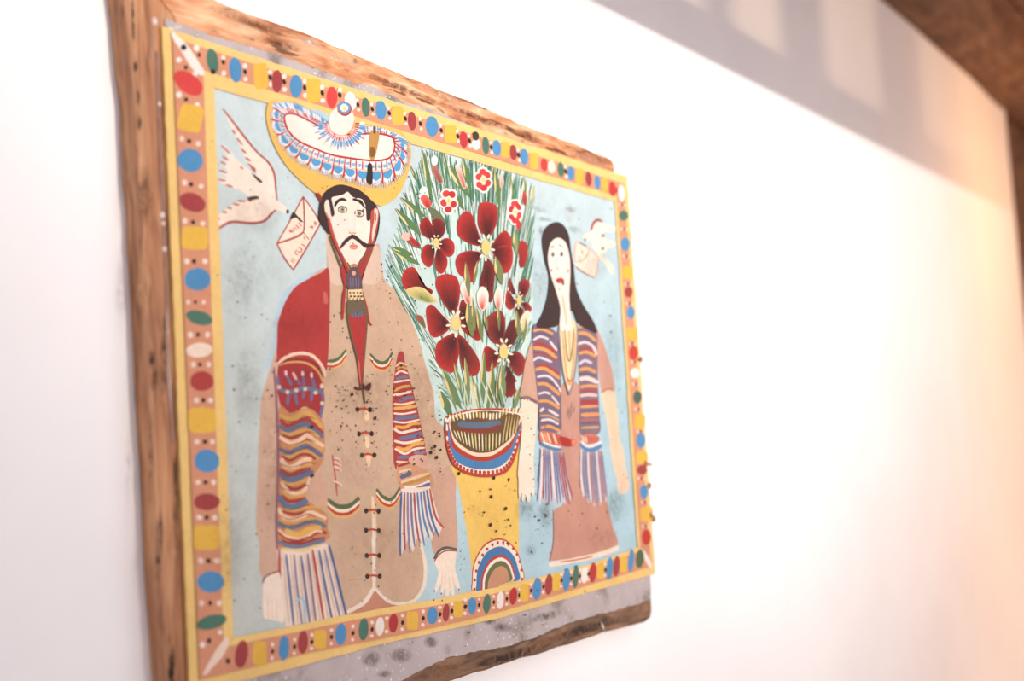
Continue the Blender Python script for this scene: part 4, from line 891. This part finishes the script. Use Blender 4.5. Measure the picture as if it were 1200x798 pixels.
pin=catmull([p[0] for p in pairs],False,8); pout=catmull([p[1] for p in pairs],False,8)
def hp(u,s):
    u=max(0,min(len(pin)-1.001,u)); i=int(u); t=u-i
    a=[pin[i][k]+(pin[i+1][k]-pin[i][k])*t for k in (0,1)]; b=[pout[i][k]+(pout[i+1][k]-pout[i][k])*t for k in (0,1)]
    return (a[0]+(b[0]-a[0])*s, a[1]+(b[1]-a[1])*s)
U=len(pin)-1; NS=15
ht.poly(A3, pin + [hp(U*k/40,.46) for k in range(40,-1,-1)], (240,232,228), False)
ht.poly(A3, [(165,185),(262,168),(380,202),(480,258),(545,310),(545,385),(480,335),(380,285),(258,255)], (236,230,230))
ht.poly(A3, [(735,322),(812,330),(900,342),(1000,380),(1078,440),(985,450),(960,400),(850,380),(735,376)], (236,230,230))
for i in range(NS):
    u0=U*i/NS; u1=U*(i+1)/NS; um=(u0+u1)/2; du=u1-u0
    ht.poly(A3, [hp(u0+du*.03,.42),hp(um,.40),hp(u1-du*.03,.42),hp(u1-du*.08,.72),hp(um,.93),hp(u0+du*.08,.72)], (242,236,234))
    ht.poly(A3, [hp(u0+du*.12,.45),hp(um,.42),hp(u1-du*.12,.45),hp(u1-du*.15,.62),hp(um,.74),hp(u0+du*.15,.62)], LB)
    for k in range(7):
        uu=u0+du*(k+.5)/7; ht.line(A3, [hp(uu,.76+.04*math.sin(k)),hp(uu,.98+random.uniform(0,.08))], random.choice((VB,(150,156,190),(126,170,206))), 5)
    ht.line(A3, [hp(u0,.34),hp(u0+du*.04,.6),hp(u0-du*.02,.86)], RR, 12, .4)
    for q in (0,.5):
        ht.oval(A3, *hp(u0+du*(q+.27),.22), 13, 11, (140,180,212), n=9); ht.line(A3, [hp(u0+du*q,.04),hp(u0+du*q,.38)], RR, 8)
        ht.line(A3, [hp(u0+du*(q+.08),.36),hp(u0+du*(q+.25),.40),hp(u0+du*(q+.42),.36)], (220,178,120), 6)
tp=[((262,246),(180,182)),((330,256),(290,172)),((420,294),(385,208)),((500,335),(482,262)),((545,378),(540,310))]
tp2=[((735,372),(735,325)),((820,376),(812,332)),((900,384),(900,345)),((962,402),(995,385)),((985,445),(1075,440))]
for pr in (tp,tp2):
    pi_=catmull([p[0] for p in pr],False,6); po=catmull([p[1] for p in pr],False,6)
    for i in range(0,len(pi_)):
        a,b=pi_[i],po[i]; f=lambda s:(a[0]+(b[0]-a[0])*s,a[1]+(b[1]-a[1])*s)
        ht.line(A3, [f(.08),f(.5)], random.choice((RR,(200,90,90),(232,210,208))), 9); ht.line(A3, [f(.5),f(1.0)], random.choice((LB,(112,170,210),(224,228,232))), 13)
        ht.line(A3, [f(.92),f(1.15)], VB, 5)
ht.poly(A3, inn, (253,236,224))
ht.line(A3, inn+[inn[0]], (184,54,58), 12, 1)
# ball of the crown with its fringe
ht.poly(A3, [(490,345),(545,340),(580,390),(627,405),(680,392),(712,345),(742,350),(728,420),(680,478),(622,500),(565,470),(520,420)], (240,232,230))
for i in range(25):
    t=i/24; a=math.pi*(1.02-1.04*t); c=(627,318); e=lambda r:(c[0]+r*math.cos(a)*1.05,c[1]+r*math.sin(a)*.95)
    ht.line(A3, [e(88),e(118)], random.choice((RR,(206,120,130))), 9); ht.line(A3, [e(116),e(150+12*math.sin(a))], random.choice((LB,(140,180,210),(238,232,232))), 16)
    if i%2: ht.line(A3, [e(140),e(182)], random.choice((VB,RR,(236,190,120))), 7)
ht.poly(A3, [(600,200),(650,185),(695,220),(714,290),(703,340),(668,380),(627,393),(582,380),(550,345),(542,290),(558,240)], (253,234,222))
ht.line(A3, [(542,290),(550,345),(582,380),(627,393),(668,380),(703,340),(714,290)], (222,150,130), 6)
ht.oval(A3, 648, 214, 50, 48, (186,58,58), 30); ht.oval(A3, 645, 205, 45, 42, (110,150,190), 30); ht.oval(A3, 646, 207, 29, 28, (238,240,226), 30); ht.oval(A3, 650, 212, 12, 13, (232,214,150))
for k in range(8):
    a=k*math.pi/4; ht.line(A3, [(646+22*math.cos(a),207+22*math.sin(a)),(646+33*math.cos(a),207+33*math.sin(a))], (96,140,180), 5)
ht.poly(A3, [(822,368),(878,376),(872,450),(848,548),(818,545),(810,470)], (196,148,82)); ht.poly(A3, [(822,470),(850,480),(848,530),(820,530)], (138,92,50)); ht.poly(A3, [(805,585),(832,588),(836,700),(815,722),(793,690),(800,640)], (58,46,40)); ht.line(A3, [(850,330),(848,380)], (120,70,50), 18)
ht.build('yellow sombrero trimmed with blue and red')

hd = Motif('painted_head')
hd.poly(A4, [(145,300),(165,190),(215,130),(290,100),(360,110),(440,140),(510,200),(560,250),(585,330),(575,440),(548,525),(525,510),(520,300),(230,300),(228,455),(180,410),(150,360)], HAIR)
hd.poly(A4, [(205,300),(225,440),(290,600),(340,710),(390,830),(440,830),(485,700),(538,560),(545,440),(520,400),(505,520),(430,690),(400,712),(370,690),(310,590),(255,450)], (172,62,56))
hd.line(A4, [(222,470),(270,600),(320,720),(350,800)], OLIVE, 13); hd.line(A4, [(538,545),(505,620),(470,720),(450,800)], (140,88,60), 10)
hd.poly(A4, [(225,330),(213,230),(240,192),(300,172),(350,148),(385,178),(450,200),(485,260),(512,330),(516,420),(500,520),(470,600),(420,682),(395,702),(355,670),(310,590),(268,500),(235,400)], (252,234,218))
hd.line(A4, [(215,330),(240,430),(275,530),(300,590)], (196,90,74), 16); hd.line(A4, [(330,640),(365,700),(400,735),(430,690)], (196,120,70), 12)
hd.line(A4, [(350,660),(385,715),(412,715),(450,640),(520,560)], OLIVE, 14)
hd.poly(A4, [(512,300),(545,262),(578,290),(568,400),(540,530),(505,528),(522,400)], (186,82,66))
hd.poly(A4, [(545,275),(570,285),(568,350),(552,430),(532,510),(528,440),(545,350)], (246,208,190)); hd.line(A4, [(552,300),(556,340),(548,380)], (186,82,66), 7)
hd.poly(A4, [(185,235),(205,206),(230,222),(240,290),(248,330),(222,342),(195,310)], (250,226,206)); hd.line(A4, [(197,300),(215,340),(230,350)], (226,140,120), 10)
hd.poly(A4, [(120,165),(145,160),(165,190),(160,230),(140,200)], (150,56,52))
hd.poly(A4, [(163,215),(190,160),(230,122),(290,100),(360,110),(440,140),(510,198),(552,262),(522,292),(516,352),(490,356),(484,285),(462,232),(420,202),(385,186),(352,152),(320,172),(270,184),(238,196),(246,250),(258,312),(236,328),(224,262),(214,212),(195,216),(178,260)], HAIR)
hd.line(A4, [(258,262),(275,226),(308,206),(346,214)], (58,42,38), 21, .4); hd.line(A4, [(388,206),(425,212),(458,238),(480,268)], (58,42,38), 22, .5); hd.line(A4, [(415,200),(455,210),(480,258)], CRM, 8)
for x,y,rx,ry,r in ((316,280,30,22,0),(436,308,32,23,10)):
    hd.oval(A4, x, y, rx, ry, (250,236,214), r); hd.ring(A4, x, y, rx, ry, 8, (92,80,56), r); hd.oval(A4, x, y, 15, 16, (176,164,128)); hd.ring(A4, x, y, 13, 14, 4, (110,98,72)); hd.oval(A4, x, y, 7, 8, (88,80,62))
hd.line(A4, [(285,268),(310,255),(345,272)], (70,58,46), 6); hd.line(A4, [(405,292),(440,285),(470,298)], (70,58,46), 6); hd.oval(A4, 462, 285, 6, 10, (120,60,50))
hd.line(A4, [(420,250),(410,330),(405,410),(402,440)], (246,222,204), 8); hd.line(A4, [(362,438),(372,450),(392,447),(408,452),(414,442)], (222,128,106), 7)
hd.poly(A4, [(296,552),(318,515),(350,482),(375,463),(390,458),(415,468),(450,498),(492,524),(540,528),(545,542),(495,556),(470,552),(440,524),(400,494),(378,492),(350,515),(322,545),(305,562)], (74,50,46))
hd.line(A4, [(300,556),(335,502),(388,474),(440,508),(500,542)], (70,48,44), 15, .4)
hd.oval(A4, 396, 548, 32, 20, (232,160,138)); hd.line(A4, [(364,545),(385,538),(400,542),(426,540)], (206,104,90), 6); hd.line(A4, [(372,558),(396,566),(420,556)], (214,124,104), 5)
for x,y in ((330,355),(283,388),(392,524)): hd.oval(A4, x, y, 5, 6, (120,90,80), n=8)
# neckerchief knot and tie
hd.poly(A5, [(500,-5),(530,60),(528,120),(522,200),(512,312),(502,310),(505,190),(516,130),(500,60)], (176,60,54))
hd.poly(A5, [(645,-5),(612,100),(628,170),(650,240),(666,330),(682,356),(662,345),(640,280),(622,200),(606,130)], (170,56,52))
hd.poly(A5, [(526,85),(545,30),(575,10),(605,45),(622,125),(610,152),(545,152)], (104,82,88))
for x in (550,567,583,598): hd.line(A5, [(x,75),(x+3,135)], (126,116,142), 6)
hd.oval(A5, 572, 50, 12, 14, (232,170,140)); hd.oval(A5, 574, 5, 22, 10, (200,130,100))
hd.poly(A5, [(540,208),(626,205),(652,262),(648,385),(634,560),(622,715),(610,718),(592,560),(556,420),(534,290)], (178,56,54))
hd.poly(A5, [(540,208),(626,205),(646,275),(620,300),(560,300),(535,285)], (112,96,76))
for x in (562,580,598,615): hd.line(A5, [(x,272),(x+4,308)], (104,110,160), 8)
hd.poly(A5, [(538,148),(618,144),(628,206),(540,208)], (244,218,168), False)
for x in (550,572,594,612): hd.oval(A5, x, 165, 7, 7, (150,62,54), n=8); hd.oval(A5, x+4, 186, 9, 7, (92,92,58), n=8); hd.oval(A5, x-3, 200, 6, 5, (180,70,60), n=8)
hd.line(A5, [(535,230),(535,290),(558,420),(594,560),(612,715)], (112,92,64), 9); hd.line(A5, [(640,250),(650,300),(646,400),(632,560),(622,710)], (112,92,64), 8)
hd.line(A5, [(600,560),(606,640),(612,700)], (222,110,96), 8)
hd.poly(A5, [(580,712),(605,722),(640,712),(672,690),(665,735),(630,728),(600,735),(578,725)], (96,44,40))
hd.build('head of the man, black hair and moustache, red kerchief')
# age: scuffs, smudges, fly specks --------------------------------------
sm = Motif('grime_smudge', 'wash')
for a in ((632,245,14,4,(120,104,84),.9,14),(640,257,12,3,(120,104,84),.9,10),(635,270,5,7,(130,112,92),.7,0),(674,269,9,5,(124,110,96),.8,20),(668,250,7,14,(214,170,160),.6,0),(671,245,10,4,(140,130,120),.6,10),
          (617,597,16,16,(70,70,60),.75,0),(640,600,10,22,(60,60,52),.8,0),(722,592,14,24,(86,90,80),.8,0),(622,645,9,8,(80,84,76),.6,0),(430,470,40,26,(110,70,44),.45,0),(425,452,22,16,(84,52,36),.45,0),(412,545,18,30,(232,196,172),.8,0),(428,556,22,22,(236,206,186),.9,0),(470,440,40,30,(150,100,70),.35,0),
          (350,385,40,30,(120,40,40),.45,0),(300,250,34,30,(120,116,104),.4,0),(285,330,30,60,(110,106,94),.42,0),(270,640,22,80,(120,116,96),.5,0),(290,450,20,60,(120,116,100),.5,0),(700,310,20,20,(130,140,136),.5,0),(632,330,12,40,(130,136,132),.55,0),(718,420,16,60,(120,140,144),.45,0),(370,440,40,16,(90,50,40),.35,0),(345,520,40,110,(140,96,72),.3,0),(500,480,24,60,(150,104,76),.4,0),(700,630,30,16,(150,100,84),.35,0),(440,640,50,50,(150,112,88),.3,0),(570,600,30,40,(200,150,80),.3,0),(320,560,20,90,(150,100,76),.35,0),(505,560,20,50,(150,100,76),.35,0)):
    sm.wash(*a[:5], a[5]*0.6, rot=a[6])
o = sm.build(); o['kind'] = 'stuff'
sp = Motif('dark_speck')
def specks(x0,y0,x1,y1,n,r0=.6,r1=1.5,c=None):
    for i in range(n):
        x,y=random.uniform(x0,x1),random.uniform(y0,y1); r=.72*(r0+(r1-r0)*random.random()**2)
        sp.oval(PX, x, y, r, r*random.uniform(.8,1.7), c or random.choice(((56,42,34),(78,58,46),(96,74,58),(120,92,72))), random.uniform(-30,30), 7)
for a in ((385,330,500,470,110,.5,1.4),(385,450,520,560,130,.5,1.4),(395,440,450,530,32,.8,1.8),(385,560,495,690,50,.5,1.3),(515,480,530,560,22),(488,500,522,532,12,1,2.0),(256,120,320,330,30,.5,1.1),(262,330,318,720,60,.5,1.4),(300,420,330,660,20,.7,1.5),(540,560,605,640,26,.8,1.6),(610,470,640,590,26,.6,1.3),(640,540,740,640,22),(620,240,720,420,34,.5,1.3),(330,340,380,460,12,.6,1.2),(320,200,480,235,14),(455,180,520,350,30,.5,1.1),(500,280,620,470,40,.5,1.2),(535,590,545,680,8),(620,600,650,650,14,.7,1.8),(700,440,740,620,22,.5,1.3),(440,300,480,345,24,.6,1.6),(225,100,262,740,26,.5,1.3),(300,690,700,760,24,.6,1.6)):
    specks(*a)
for x,y in ((426,452),(440,490),(413,462),(505,530),(510,523),(512,536),(538,555),(579,560),(596,562),(576,582),(593,596),(575,615),(366,500)): sp.oval(PX, x, y, 1.6, 2.3, (56,40,32), 10, 8)
o = sp.build(); o['kind'] = 'stuff'

# weathering on the boards ---------------------------------------------
def marks(board, dy, data):
    w = Motif('wear_mark', 'wash', board, dy)
    for a in data: w.wash(*a[:6], rot=a[6])
    w.build()['kind'] = 'stuff'
dkb = (46,30,22)
marks(left_board, 0.0031, [(156,24,2.2,36,dkb,1.8,-2),(159,78,2.6,8,dkb,2.0,0),(162,115,3,12,(70,58,40),1.3,0),(164,145,2.6,12,dkb,1.3,0),(178,50,3,26,(196,160,140),1.0,2),(178,420,4,14,dkb,1.3,0),(181,445,5,16,dkb,1.3,0),(186,650,6,58,dkb,1.2,2),(201,780,4.5,26,(20,14,10),2.2,2),(170,230,12,40,(100,64,42),.8,0),(193,420,6,60,(80,52,40),.9,0),(206,600,6,90,(90,58,40),.8,0),(176,540,4,70,(112,74,48),.9,2),(168,330,9,60,(214,160,112),.8,2)])
marks(top_board, 0.0031, [(300,30,40,7,(110,60,36),.9,20),(400,70,26,5,(232,196,170),1.2,22),(365,50,16,6,(240,214,196),1.2,20),(417,71,4,4,(110,130,130),1.4,0),(470,103,60,5,(116,62,38),1.0,22),(560,138,50,5,(120,66,42),1.0,22),(270,16,30,8,(206,150,112),1.0,18),(330,52,26,5,(96,54,34),1.0,18),(620,160,20,7,(110,62,40),1.0,22),(690,186,24,8,(196,142,110),1.2,20),(520,112,40,5,(240,196,160),1.0,24)])
marks(bottom_board, 0.0031, [(600,768,50,7,(48,32,24),1.2,-16),(690,736,50,7,(54,38,30),1.2,-16),(520,786,24,8,(160,106,70),1.0,-18),(640,752,30,5,(150,100,66),1.0,-16),(707,735,1.6,9,(226,214,204),2.4,-20)])
marks(sheet, 0.0019, [(435,772,13,11,(140,130,116),1.3,0),(470,768,14,10,(140,130,116),1.3,0),(505,752,10,8,(130,120,108),1.2,0),(590,735,16,7,(90,78,70),.8,0),(574,728,9,5,(86,76,68),.8,0),(640,722,20,6,(120,108,100),1.0,-14),(450,790,10,5,(76,66,58),.9,0)])
